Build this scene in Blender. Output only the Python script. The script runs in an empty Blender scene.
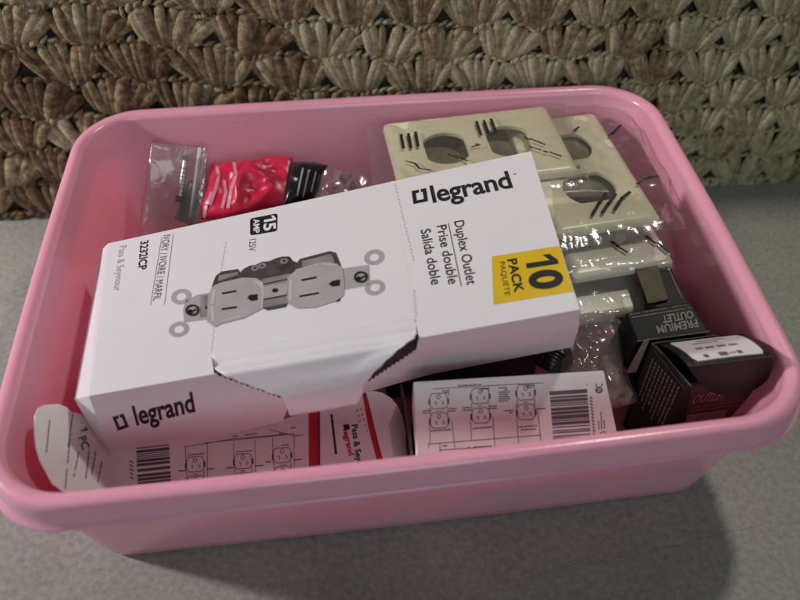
import bpy, bmesh, math, random
import numpy as np
from mathutils import Vector, Matrix, noise
from mathutils.geometry import tessellate_polygon

random.seed(7)
S = bpy.context.scene
COL = S.collection

# ------------------------------------------------------------------ camera
CAM = Vector((-0.022279, -0.337292, 0.430986))
YAW, PITCH, ROLL = 0.0899298, 0.8289674, -0.0217159
F = 800.0                                   # focal length in pixels of an 800 px wide frame
cy, sy, cp, sp = math.cos(YAW), math.sin(YAW), math.cos(PITCH), math.sin(PITCH)
fwd = Vector((sy * cp, cy * cp, -sp)); rgt = Vector((cy, -sy, 0)); upv = rgt.cross(fwd)
RT = rgt * math.cos(ROLL) + upv * math.sin(ROLL)
UP = upv * math.cos(ROLL) - rgt * math.sin(ROLL)
BK = -fwd
cd = bpy.data.cameras.new('camera'); cam = bpy.data.objects.new('camera', cd); COL.objects.link(cam)
cd.sensor_width = 36.0; cd.lens = 36.0 * F / 800.0; cd.clip_start = 0.01; cd.clip_end = 50
cd.dof.use_dof = True; cd.dof.focus_distance = 0.47; cd.dof.aperture_fstop = 6.0
cam.matrix_world = Matrix(((RT.x, UP.x, BK.x, CAM.x), (RT.y, UP.y, BK.y, CAM.y), (RT.z, UP.z, BK.z, CAM.z), (0, 0, 0, 1)))
S.camera = cam

# ------------------------------------------------------------------ light
w = bpy.data.worlds.new('World'); S.world = w; w.use_nodes = True
w.node_tree.nodes['Background'].inputs[0].default_value = (0.86, 0.93, 1.0, 1)
w.node_tree.nodes['Background'].inputs[1].default_value = 0.06

def area(name, loc, target, size, energy, col):
    l = bpy.data.lights.new(name, 'AREA'); l.shape = 'DISK'; l.size = size; l.energy = energy; l.color = col
    o = bpy.data.objects.new(name, l); COL.objects.link(o); o.location = loc
    o.rotation_euler = (Vector(target) - Vector(loc)).to_track_quat('-Z', 'Y').to_euler()
    return o
area('side_lamp', (-1.02, 0.09, 0.56), (0, 0, 0.08), 0.09, 8.7, (1.0, 0.945, 0.965))
area('ceiling_lamp', (0.38, 0.235, 0.95), (0, 0, 0.08), 0.08, 3.1, (1.0, 0.91, 0.82))
area('front_fill', (0.1, -2.3, 1.30), (0, 0, 0.10), 1.1, 12.5, (0.80, 0.98, 1.0))  # unseen soft fill added on the camera side for front faces
S.view_settings.view_transform = 'Standard'; S.view_settings.look = 'None'
S.view_settings.exposure = 0.0; S.view_settings.gamma = 1.0

# ------------------------------------------------------------------ helpers
def ray(px):
    return RT * ((px[0] - 400) / F) + UP * (-(px[1] - 300) / F) - BK

class Plane:
    """A flat printed or folded face; at() gives the spot on it that a line of sight meets."""
    def __init__(self, p0, n):
        self.p0 = Vector(p0); self.n = Vector(n).normalized()
        if self.n.dot(CAM - self.p0) < 0: self.n = -self.n
    def at(self, px, lift=0.0):
        d = ray(px); p0 = self.p0 + self.n * lift
        t = (p0 - CAM).dot(self.n) / d.dot(self.n)
        return CAM + d * t
    def off(self, k): return Plane(self.p0 + self.n * k, self.n)

def level(z): return Plane((0, 0, z), (0, 0, 1))

def thing(name, label, cat, loc=(0, 0, 0), group=None):
    o = bpy.data.objects.new(name, None); COL.objects.link(o); o.location = loc
    o.empty_display_size = 0.02
    o['label'] = label; o['category'] = cat
    if group: o['group'] = group
    return o

def tag(o, label, cat, group=None):
    o['label'] = label; o['category'] = cat
    if group: o['group'] = group
    return o

def link(name, me, mat, parent=None, smooth=False):
    o = bpy.data.objects.new(name, me); COL.objects.link(o)
    if mat: me.materials.append(mat)
    if smooth:
        for p in me.polygons: p.use_smooth = True
    if parent is not None:
        o.parent = parent
        o.matrix_parent_inverse = Matrix.Translation(parent.location).inverted()
    return o

def from_bm(name, bm, mat, parent=None, smooth=False):
    bmesh.ops.recalc_face_normals(bm, faces=bm.faces)
    me = bpy.data.meshes.new(name); bm.to_mesh(me); bm.free()
    return link(name, me, mat, parent, smooth)

def from_lists(name, vs, fs, mat, parent=None, smooth=False):
    me = bpy.data.meshes.new(name); me.from_pydata([tuple(v) for v in vs], [], fs); me.update()
    return link(name, me, mat, parent, smooth)

def solid(o, t, off=-1.0):
    m = o.modifiers.new('thick', 'SOLIDIFY'); m.thickness = t; m.offset = off; return o

def bevel(o, wd, seg=2, ang=30):
    m = o.modifiers.new('bevel', 'BEVEL'); m.width = wd; m.segments = seg; m.limit_method = 'ANGLE'
    m.angle_limit = math.radians(ang); return o

def autosmooth(o, deg=40):
    me = o.data
    for p in me.polygons: p.use_smooth = True
    bm = bmesh.new(); bm.from_mesh(me)
    for e in bm.edges:
        e.smooth = len(e.link_faces) == 2 and e.calc_face_angle(0) < math.radians(deg)
    bm.to_mesh(me); bm.free(); return o

# ------------------------------------------------------------------ materials
def nodes_mat(name):
    m = bpy.data.materials.new(name); m.use_nodes = True
    return m, m.node_tree.nodes, m.node_tree.links, m.node_tree.nodes['Principled BSDF']

def lin(r, g, b):
    f = lambda c: (c / 12.92 if c <= 0.04045 else ((c + 0.055) / 1.055) ** 2.4)
    return (f(r / 255), f(g / 255), f(b / 255), 1)

def mat(name, col, rough=0.6, var=0.06, scale=40, bump=0.0, bscale=300, spec=0.5, metal=0.0, sheen=0.0):
    m, N, L, P = nodes_mat(name)
    P.inputs['Roughness'].default_value = rough
    P.inputs['Metallic'].default_value = metal
    P.inputs['Specular IOR Level'].default_value = spec
    tc = N.new('ShaderNodeTexCoord')
    nz = N.new('ShaderNodeTexNoise'); nz.inputs['Scale'].default_value = scale; nz.inputs['Detail'].default_value = 5
    L.new(tc.outputs['Object'], nz.inputs['Vector'])
    rp = N.new('ShaderNodeValToRGB')
    c = Vector(col[:3])
    rp.color_ramp.elements[0].position = 0.3; rp.color_ramp.elements[1].position = 0.7
    rp.color_ramp.elements[0].color = (*(c * (1 - var)), 1); rp.color_ramp.elements[1].color = (*(c * (1 + var)), 1)
    L.new(nz.outputs['Fac'], rp.inputs['Fac']); L.new(rp.outputs['Color'], P.inputs['Base Color'])
    if bump:
        n2 = N.new('ShaderNodeTexNoise'); n2.inputs['Scale'].default_value = bscale; n2.inputs['Detail'].default_value = 4
        L.new(tc.outputs['Object'], n2.inputs['Vector'])
        b = N.new('ShaderNodeBump'); b.inputs['Strength'].default_value = bump; b.inputs['Distance'].default_value = 0.001
        L.new(n2.outputs['Fac'], b.inputs['Height']); L.new(b.outputs['Normal'], P.inputs['Normal'])
    return m

def clear_mat(name, tint=(0.95, 0.95, 0.95), haze=0.05, rough=0.16, gloss=1.41, bscale=45, bump=0.35, dist=0.003):
    """Thin clear film: mostly see-through, a glossy coat that follows its wrinkles, a little milky haze."""
    m, N, L, P = nodes_mat(name)
    N.remove(P); out = N['Material Output']
    tr = N.new('ShaderNodeBsdfTransparent'); tr.inputs[0].default_value = (*tint, 1)
    gl = N.new('ShaderNodeBsdfGlossy'); gl.inputs['Roughness'].default_value = rough
    df = N.new('ShaderNodeBsdfDiffuse'); df.inputs[0].default_value = (0.75, 0.75, 0.75, 1)
    tc = N.new('ShaderNodeTexCoord')
    nz = N.new('ShaderNodeTexNoise'); nz.inputs['Scale'].default_value = bscale; nz.inputs['Detail'].default_value = 4
    nz.inputs['Distortion'].default_value = 1.2
    L.new(tc.outputs['Object'], nz.inputs['Vector'])
    b = N.new('ShaderNodeBump'); b.inputs['Strength'].default_value = bump; b.inputs['Distance'].default_value = dist
    L.new(nz.outputs['Fac'], b.inputs['Height'])
    L.new(b.outputs['Normal'], gl.inputs['Normal'])
    # reflectance of a thin film, the same from both sides
    ge = N.new('ShaderNodeNewGeometry'); dt = N.new('ShaderNodeVectorMath'); dt.operation = 'DOT_PRODUCT'
    L.new(b.outputs['Normal'], dt.inputs[0]); L.new(ge.outputs['Incoming'], dt.inputs[1])
    def mth(op, a, v):
        x = N.new('ShaderNodeMath'); x.operation = op
        for k, u in enumerate((a, v)):
            if isinstance(u, (int, float)): x.inputs[k].default_value = u
            else: L.new(u, x.inputs[k])
        return x.outputs[0]
    sch = mth('POWER', mth('SUBTRACT', 1.0, mth('ABSOLUTE', dt.outputs['Value'], 0)), 4.0)
    fac = mth('ADD', mth('MULTIPLY', sch, 0.8), gloss - 1.3)
    m1 = N.new('ShaderNodeMixShader'); m1.inputs[0].default_value = haze
    L.new(tr.outputs[0], m1.inputs[1]); L.new(df.outputs[0], m1.inputs[2])
    m2 = N.new('ShaderNodeMixShader'); L.new(fac, m2.inputs[0])
    L.new(m1.outputs[0], m2.inputs[1]); L.new(gl.outputs[0], m2.inputs[2])
    L.new(m2.outputs[0], out.inputs['Surface'])
    return m

M = {}
M['card'] = mat('white_coated_card', (0.77, 0.735, 0.77), 0.42, 0.015, 25, 0.05, 500)
_n, _l = M['card'].node_tree.nodes, M['card'].node_tree.links
_b = [x for x in _n if x.type == 'BUMP'][0]; _w = _n.new('ShaderNodeTexNoise'); _w.inputs['Scale'].default_value = 22; _w.inputs['Detail'].default_value = 2
_l.new([x for x in _n if x.type == 'TEX_COORD'][0].outputs['Object'], _w.inputs['Vector'])
_b2 = _n.new('ShaderNodeBump'); _b2.inputs['Strength'].default_value = 0.35; _b2.inputs['Distance'].default_value = 0.002
_l.new(_w.outputs['Fac'], _b2.inputs['Height']); _l.new(_b2.outputs['Normal'], _b.inputs['Normal'])
M['card_in'] = mat('raw_card_inside', (0.50, 0.44, 0.38), 0.85, 0.08, 120)
M['ink'] = mat('black_ink', (0.012, 0.011, 0.015), 0.45)
M['ink_soft'] = mat('thin_grey_ink', (0.10, 0.09, 0.11), 0.5)
M['ink_pale'] = mat('pale_grey_ink', (0.36, 0.32, 0.36), 0.5)
M['yellow'] = mat('yellow_ink', (0.72, 0.47, 0.01), 0.42)
M['white_ink'] = mat('white_ink', (0.80, 0.76, 0.78), 0.45)
M['red_ink'] = mat('red_ink', (0.55, 0.012, 0.05), 0.4)
M['g1'] = mat('picture_light_grey', (0.40, 0.36, 0.37), 0.45, 0.10, 60)
M['g1b'] = mat('picture_pale_grey', (0.52, 0.47, 0.48), 0.45, 0.05, 60)
M['g2'] = mat('picture_mid_grey', (0.24, 0.22, 0.22), 0.45, 0.15, 90)
M['g3'] = mat('picture_dark_grey', (0.055, 0.05, 0.045), 0.45, 0.5, 160)
M['box_white'] = mat('white_box_card', (0.85, 0.85, 0.83), 0.5, 0.03, 60)
M['box_black'] = mat('black_box_card', (0.016, 0.016, 0.014), 0.5, 0.2, 80, spec=0.3)
M['box_edge'] = mat('grey_card_edge', (0.22, 0.19, 0.15), 0.8, 0.2, 200)
M['grey_print'] = mat('grey_print', (0.30, 0.27, 0.25), 0.5)
M['rust_print'] = mat('rust_print', (0.26, 0.10, 0.08), 0.5, 0.2, 200)
M['salmon_print'] = mat('salmon_print', (0.20, 0.11, 0.08), 0.5, 0.3, 120)
M['ivory'] = mat('ivory_plastic', (0.75, 0.70, 0.48), 0.28, 0.03, 30)
M['white_plate'] = mat('warm_white_plastic', (0.66, 0.60, 0.50), 0.3, 0.03, 30)
M['film'] = clear_mat('clear_film')
M['bag'] = clear_mat('clear_bag_film', (0.94, 0.93, 0.93), 0.10, 0.18, 1.40, 40, 0.4, 0.004)
M['red_film'] = mat('red_glossy_film', (0.60, 0.016, 0.065), 0.33, 0.15, 60, 0.6, 60)
M['black_film'] = mat('black_glossy_film', (0.012, 0.012, 0.013), 0.22, 0.2, 60, 0.4, 80)
M['pink_print'] = mat('pale_pink_print', (0.66, 0.25, 0.31), 0.4)
M['steel'] = mat('zinc_steel', (0.55, 0.53, 0.50), 0.28, 0.1, 200, metal=1.0)
M['brass'] = mat('dull_brass', (0.30, 0.21, 0.14), 0.5, 0.25, 200, metal=0.4)
M['blue'] = mat('blue_plastic', (0.06, 0.10, 0.30), 0.35)
M['rubber'] = mat('black_cable_rubber', (0.014, 0.015, 0.014), 0.45, 0.2, 100)
M['brown_card'] = mat('brown_card', (0.10, 0.088, 0.05), 0.7, 0.25, 120)

# pink translucent plastic of the pan
def pink_mat():
    m, N, L, P = nodes_mat('pink_pan_plastic')
    P.inputs['Base Color'].default_value = (0.94, 0.385, 0.505, 1)
    P.inputs['Roughness'].default_value = 0.30
    P.inputs['Subsurface Weight'].default_value = 0.36
    P.inputs['Subsurface Radius'].default_value = (1.0, 0.30, 0.37)
    P.inputs['Subsurface Scale'].default_value = 0.018
    tc = N.new('ShaderNodeTexCoord'); nz = N.new('ShaderNodeTexNoise')
    nz.inputs['Scale'].default_value = 70; nz.inputs['Detail'].default_value = 3
    L.new(tc.outputs['Object'], nz.inputs['Vector'])
    mr = N.new('ShaderNodeMapRange'); mr.inputs['To Min'].default_value = 0.17; mr.inputs['To Max'].default_value = 0.27
    L.new(nz.outputs['Fac'], mr.inputs['Value']); L.new(mr.outputs['Result'], P.inputs['Roughness'])
    mo = N.new('ShaderNodeTexNoise'); mo.inputs['Scale'].default_value = 14; mo.inputs['Detail'].default_value = 6
    L.new(tc.outputs['Object'], mo.inputs['Vector'])
    sc_ = N.new('ShaderNodeMapping'); sc_.inputs['Scale'].default_value = (30, 420, 420); sc_.inputs['Rotation'].default_value = (0.2, 0.3, 0.5)
    L.new(tc.outputs['Object'], sc_.inputs['Vector'])
    sn = N.new('ShaderNodeTexNoise'); sn.inputs['Scale'].default_value = 1.0; sn.inputs['Detail'].default_value = 2; L.new(sc_.outputs[0], sn.inputs['Vector'])
    sr = N.new('ShaderNodeValToRGB'); sr.color_ramp.elements[0].position = 0.70; sr.color_ramp.elements[1].position = 0.76
    sr.color_ramp.elements[0].color = (1, 1, 1, 1); sr.color_ramp.elements[1].color = (1.06, 1.12, 1.10, 1); L.new(sn.outputs['Fac'], sr.inputs['Fac'])
    cr = N.new('ShaderNodeValToRGB'); cr.color_ramp.elements[0].position = 0.3; cr.color_ramp.elements[1].position = 0.7
    cr.color_ramp.elements[0].color = (0.90, 0.355, 0.470, 1); cr.color_ramp.elements[1].color = (0.95, 0.405, 0.525, 1)
    L.new(mo.outputs['Fac'], cr.inputs['Fac'])
    mx = N.new('ShaderNodeMix'); mx.data_type = 'RGBA'; mx.blend_type = 'MULTIPLY'; mx.inputs[0].default_value = 1
    L.new(cr.outputs[0], mx.inputs[6]); L.new(sr.outputs[0], mx.inputs[7]); L.new(mx.outputs[2], P.inputs['Base Color'])
    b = N.new('ShaderNodeBump'); b.inputs['Strength'].default_value = 0.06; b.inputs['Distance'].default_value = 0.001
    n2 = N.new('ShaderNodeTexNoise'); n2.inputs['Scale'].default_value = 900
    L.new(tc.outputs['Object'], n2.inputs['Vector']); L.new(n2.outputs['Fac'], b.inputs['Height'])
    L.new(b.outputs['Normal'], P.inputs['Normal'])
    return m
M['pink'] = pink_mat()

def table_mat():
    m, N, L, P = nodes_mat('worn_grey_table')
    P.inputs['Roughness'].default_value = 0.62
    tc = N.new('ShaderNodeTexCoord')
    def nz(sc, det=5, rough=0.6):
        n = N.new('ShaderNodeTexNoise'); n.inputs['Scale'].default_value = sc; n.inputs['Detail'].default_value = det
        n.inputs['Roughness'].default_value = rough
        L.new(tc.outputs['Object'], n.inputs['Vector']); return n
    big, fine, speck = nz(7), nz(260, 6), nz(75, 2)
    rp = N.new('ShaderNodeValToRGB'); e = rp.color_ramp.elements
    e[0].position = 0.35; e[0].color = (0.285, 0.287, 0.252, 1); e[1].position = 0.68; e[1].color = (0.385, 0.375, 0.335, 1)
    L.new(big.outputs['Fac'], rp.inputs['Fac'])
    rf = N.new('ShaderNodeValToRGB'); e = rf.color_ramp.elements
    e[0].position = 0.3; e[0].color = (0.72, 0.72, 0.72, 1); e[1].position = 0.7; e[1].color = (1.14, 1.14, 1.14, 1)
    L.new(fine.outputs['Fac'], rf.inputs['Fac'])
    rs = N.new('ShaderNodeValToRGB'); e = rs.color_ramp.elements
    e[0].position = 0.22; e[0].color = (0.45, 0.43, 0.40, 1); e[1].position = 0.27; e[1].color = (1, 1, 1, 1)
    L.new(speck.outputs['Fac'], rs.inputs['Fac'])
    def mul(a, b):
        x = N.new('ShaderNodeMix'); x.data_type = 'RGBA'; x.blend_type = 'MULTIPLY'; x.inputs[0].default_value = 1
        L.new(a, x.inputs[6]); L.new(b, x.inputs[7]); return x.outputs[2]
    c = mul(mul(rp.outputs[0], rf.outputs[0]), rs.outputs[0])
    # hairline scratch across the front right
    sep = N.new('ShaderNodeSeparateXYZ'); L.new(tc.outputs['Object'], sep.inputs[0])
    wob = nz(9, 3)
    def mth(op, a, b):
        x = N.new('ShaderNodeMath'); x.operation = op
        for i, v in enumerate((a, b)):
            if isinstance(v, float): x.inputs[i].default_value = v
            else: L.new(v, x.inputs[i])
        return x.outputs[0]
    yy = mth('ADD', sep.outputs['Y'], mth('MULTIPLY', wob.outputs['Fac'], 0.022))
    yy = mth('ADD', yy, mth('MULTIPLY', sep.outputs['X'], -0.12))
    d = mth('ABSOLUTE', mth('ADD', yy, 0.156), 0.0)
    lt = mth('LESS_THAN', d, 0.00026)
    lt = mth('MULTIPLY', lt, mth('GREATER_THAN', sep.outputs['X'], 0.05))
    x = N.new('ShaderNodeMix'); x.data_type = 'RGBA'; x.blend_type = 'MULTIPLY'
    L.new(mth('MULTIPLY', lt, 0.35), x.inputs[0]); L.new(c, x.inputs[6]); x.inputs[7].default_value = (0.35, 0.33, 0.3, 1)
    L.new(x.outputs[2], P.inputs['Base Color'])
    b = N.new('ShaderNodeBump'); b.inputs['Strength'].default_value = 0.25; b.inputs['Distance'].default_value = 0.0008
    L.new(fine.outputs['Fac'], b.inputs['Height']); L.new(b.outputs['Normal'], P.inputs['Normal'])
    return m

def yarn_mat():
    m, N, L, P = nodes_mat('variegated_brown_yarn')
    P.inputs['Roughness'].default_value = 0.95; P.inputs['Specular IOR Level'].default_value = 0.1
    P.inputs['Sheen Weight'].default_value = 0.15
    tc = N.new('ShaderNodeTexCoord')
    at = N.new('ShaderNodeAttribute'); at.attribute_name = 'yarn'
    def nz(sc, det, rough=0.65):
        n = N.new('ShaderNodeTexNoise'); n.inputs['Scale'].default_value = sc; n.inputs['Detail'].default_value = det
        n.inputs['Roughness'].default_value = rough; L.new(tc.outputs['Object'], n.inputs['Vector']); return n
    a, f = nz(170, 4), nz(700, 3)
    ad = N.new('ShaderNodeMath'); ad.operation = 'ADD'
    mlt = N.new('ShaderNodeMath'); mlt.operation = 'MULTIPLY'; mlt.inputs[1].default_value = 0.45
    L.new(at.outputs['Fac'], mlt.inputs[0]); L.new(mlt.outputs[0], ad.inputs[0]); L.new(a.outputs['Fac'], ad.inputs[1])
    rp = N.new('ShaderNodeValToRGB'); cr = rp.color_ramp
    cr.elements[0].position = 0.42; cr.elements[0].color = (0.095, 0.060, 0.032, 1)
    cr.elements[1].position = 1.02; cr.elements[1].color = (0.54, 0.47, 0.31, 1)
    e = cr.elements.new(0.60); e.color = (0.24, 0.155, 0.082, 1)
    e = cr.elements.new(0.76); e.color = (0.37, 0.31, 0.19, 1)
    L.new(ad.outputs[0], rp.inputs['Fac'])
    x = N.new('ShaderNodeMix'); x.data_type = 'RGBA'; x.blend_type = 'MULTIPLY'; x.inputs[0].default_value = 1
    r2 = N.new('ShaderNodeValToRGB'); r2.color_ramp.elements[0].position = 0.3; r2.color_ramp.elements[1].position = 0.75
    r2.color_ramp.elements[0].color = (0.62, 0.62, 0.62, 1); r2.color_ramp.elements[1].color = (1.25, 1.25, 1.25, 1)
    L.new(f.outputs['Fac'], r2.inputs['Fac']); L.new(rp.outputs[0], x.inputs[6]); L.new(r2.outputs[0], x.inputs[7])
    L.new(x.outputs[2], P.inputs['Base Color'])
    b = N.new('ShaderNodeBump'); b.inputs['Strength'].default_value = 0.7; b.inputs['Distance'].default_value = 0.0008
    L.new(f.outputs['Fac'], b.inputs['Height']); L.new(b.outputs['Normal'], P.inputs['Normal'])
    return m

# ------------------------------------------------------------------ printing on faces
class Print:
    def __init__(self, plane, lift=0.00015):
        self.pl = plane; self.lift = lift; self.vs = []; self.fs = []
    def p(self, px): return self.pl.at(px, self.lift)
    def poly3(self, pts):
        i0 = len(self.vs); self.vs += list(pts)
        for t in tessellate_polygon([list(pts)]): self.fs.append(tuple(i0 + i for i in t))
    def poly(self, pxs): self.poly3([self.p(q) for q in pxs])
    def stroke(self, pxs, wd, closed=False):
        P = [self.p(q) for q in pxs]
        if closed: P.append(P[0])
        for a, b in zip(P, P[1:]):
            d = (b - a)
            if d.length < 1e-7: continue
            d.normalize(); s = self.pl.n.cross(d) * (wd / 2); e = d * (wd * 0.3)
            i = len(self.vs); self.vs += [a - s - e, b - s + e, b + s + e, a + s - e]; self.fs.append((i, i + 1, i + 2, i + 3))
    def ellipse(self, c, a, b=None, n=22, a0=0, a1=6.2832):
        """filled; c centre, a and b semi-axes as pixel vectors"""
        b = b or (-a[1], a[0])
        self.poly([(c[0] + a[0] * math.cos(t) + b[0] * math.sin(t), c[1] + a[1] * math.cos(t) + b[1] * math.sin(t))
                   for t in [a0 + (a1 - a0) * i / n for i in range(n)]])
    def ring(self, c, a, b, wd, n=20):
        self.stroke([(c[0] + a[0] * math.cos(t) + b[0] * math.sin(t), c[1] + a[1] * math.cos(t) + b[1] * math.sin(t))
                     for t in [6.2832 * i / n for i in range(n)]], wd, True)
    def band(self, c, a, b, k, n=24):
        """flat ring: outer ellipse to k times it"""
        o = []
        for i in range(n):
            t = 6.2832 * i / n; q = (a[0] * math.cos(t) + b[0] * math.sin(t), a[1] * math.cos(t) + b[1] * math.sin(t))
            o.append((self.p((c[0] + q[0], c[1] + q[1])), self.p((c[0] + q[0] * k, c[1] + q[1] * k))))
        i0 = len(self.vs)
        for x, y in o: self.vs += [x, y]
        for i in range(n):
            j = (i + 1) % n; self.fs.append((i0 + 2 * i, i0 + 2 * j, i0 + 2 * j + 1, i0 + 2 * i + 1))
    def text(self, s, p0, p1, ptop, bold=0.0, spacing=1.0, skew=False):
        """baseline from p0 to p1, cap height up to ptop"""
        vs, fs, cap = glyphs(s, bold, spacing)
        A, B, T = self.p(p0), self.p(p1), self.p(ptop)
        X = B - A; ln = X.length; X.normalize(); Y = self.pl.n.cross(X)
        h = (T - A).dot(Y)
        if skew: Y = (T - A).normalized(); h = (T - A).length
        x0 = min(v[0] for v in vs); x1 = max(v[0] for v in vs)
        i0 = len(self.vs)
        for v in vs: self.vs.append(A + X * ((v[0] - x0) / (x1 - x0) * ln) + Y * (v[1] / cap * h))
        for f in fs: self.fs.append(tuple(i0 + i for i in f))
    def greek(self, p0, p1, wd, fill=0.75, word=4.0):
        """a line of print too small to read: short dashes of uneven length"""
        L_ = math.dist(p0, p1); t = 0
        while t < L_ - 0.8:
            k = random.uniform(0.5, 1.5) * word; e = min(t + k, L_)
            if random.random() < 0.95:
                q = lambda u: (p0[0] + (p1[0] - p0[0]) * u / L_, p0[1] + (p1[1] - p0[1]) * u / L_)
                self.stroke([q(t), q(e)], wd)
            t = e + k * (1 - fill) / fill
    def one(self, p0, p1, ptop, base=False):
        A, B, T = self.p(p0), self.p(p1), self.p(ptop)
        X = B - A; ln = X.length; X.normalize(); Y = self.pl.n.cross(X); h = (T - A).dot(Y)
        self.poly3([A + X * (u * ln) + Y * (v_ * h) for u, v_ in ((.55, 0), (1, 0), (1, 1), (.62, 1), (0, .80), (0, .58), (.55, .76))])
    def build(self, name, m, parent): return from_lists(name, self.vs, self.fs, m, parent)

_cache = {}
def glyphs(s, bold, spacing):
    key = (s, bold, spacing)
    if key in _cache: return _cache[key]
    def conv(t):
        cu = bpy.data.curves.new('type', 'FONT'); cu.body = t; cu.offset = bold; cu.space_character = spacing
        cu.resolution_u = 4
        o = bpy.data.objects.new('type', cu); COL.objects.link(o)
        dg = bpy.context.evaluated_depsgraph_get(); me = o.evaluated_get(dg).to_mesh()
        vs = [tuple(v.co) for v in me.vertices]; fs = [tuple(p.vertices) for p in me.polygons]
        o.evaluated_get(dg).to_mesh_clear()
        bpy.data.objects.remove(o); bpy.data.curves.remove(cu)
        return vs, fs
    vs, fs = conv(s); hv, _ = conv('H')
    cap = max(v[1] for v in hv)
    _cache[key] = (vs, fs, cap); return _cache[key]

# ------------------------------------------------------------------ the setting: table
bm = bmesh.new()
vs = [bm.verts.new(v) for v in ((-1.4, -1.2, 0), (1.4, -1.2, 0), (1.4, 1.0, 0), (-1.4, 1.0, 0))]
bm.faces.new(vs)
t = from_bm('table_surface', bm, table_mat()); t['kind'] = 'structure'

# ------------------------------------------------------------------ crochet blanket hanging behind the pan
def grid_noise(u, v, f, seed):
    T = np.random.default_rng(seed).random((128, 128)); a, b = u * f + 50, v * f + 50
    i, j = np.floor(a).astype(int), np.floor(b).astype(int); fa, fb = a - i, b - j
    fa = fa * fa * (3 - 2 * fa); fb = fb * fb * (3 - 2 * fb); g = lambda p, q: T[p % 128, q % 128]
    return (g(i, j) * (1 - fa) * (1 - fb) + g(i + 1, j) * fa * (1 - fb) + g(i, j + 1) * (1 - fa) * fb + g(i + 1, j + 1) * fa * fb) - 0.5
def quick_mesh(name, V, Fq, col):
    me = bpy.data.meshes.new(name)
    me.vertices.add(len(V)); me.vertices.foreach_set('co', V.ravel().astype(np.float32))
    me.loops.add(Fq.size); me.loops.foreach_set('vertex_index', Fq.ravel().astype(np.int32))
    me.polygons.add(len(Fq)); me.polygons.foreach_set('loop_start', np.arange(0, Fq.size, Fq.shape[1], dtype=np.int32))
    me.polygons.foreach_set('use_smooth', np.ones(len(Fq), dtype=bool)); me.update(calc_edges=True)
    at = me.attributes.new('yarn', 'FLOAT', 'POINT'); at.data.foreach_set('value', col.astype(np.float32)); return me
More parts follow.
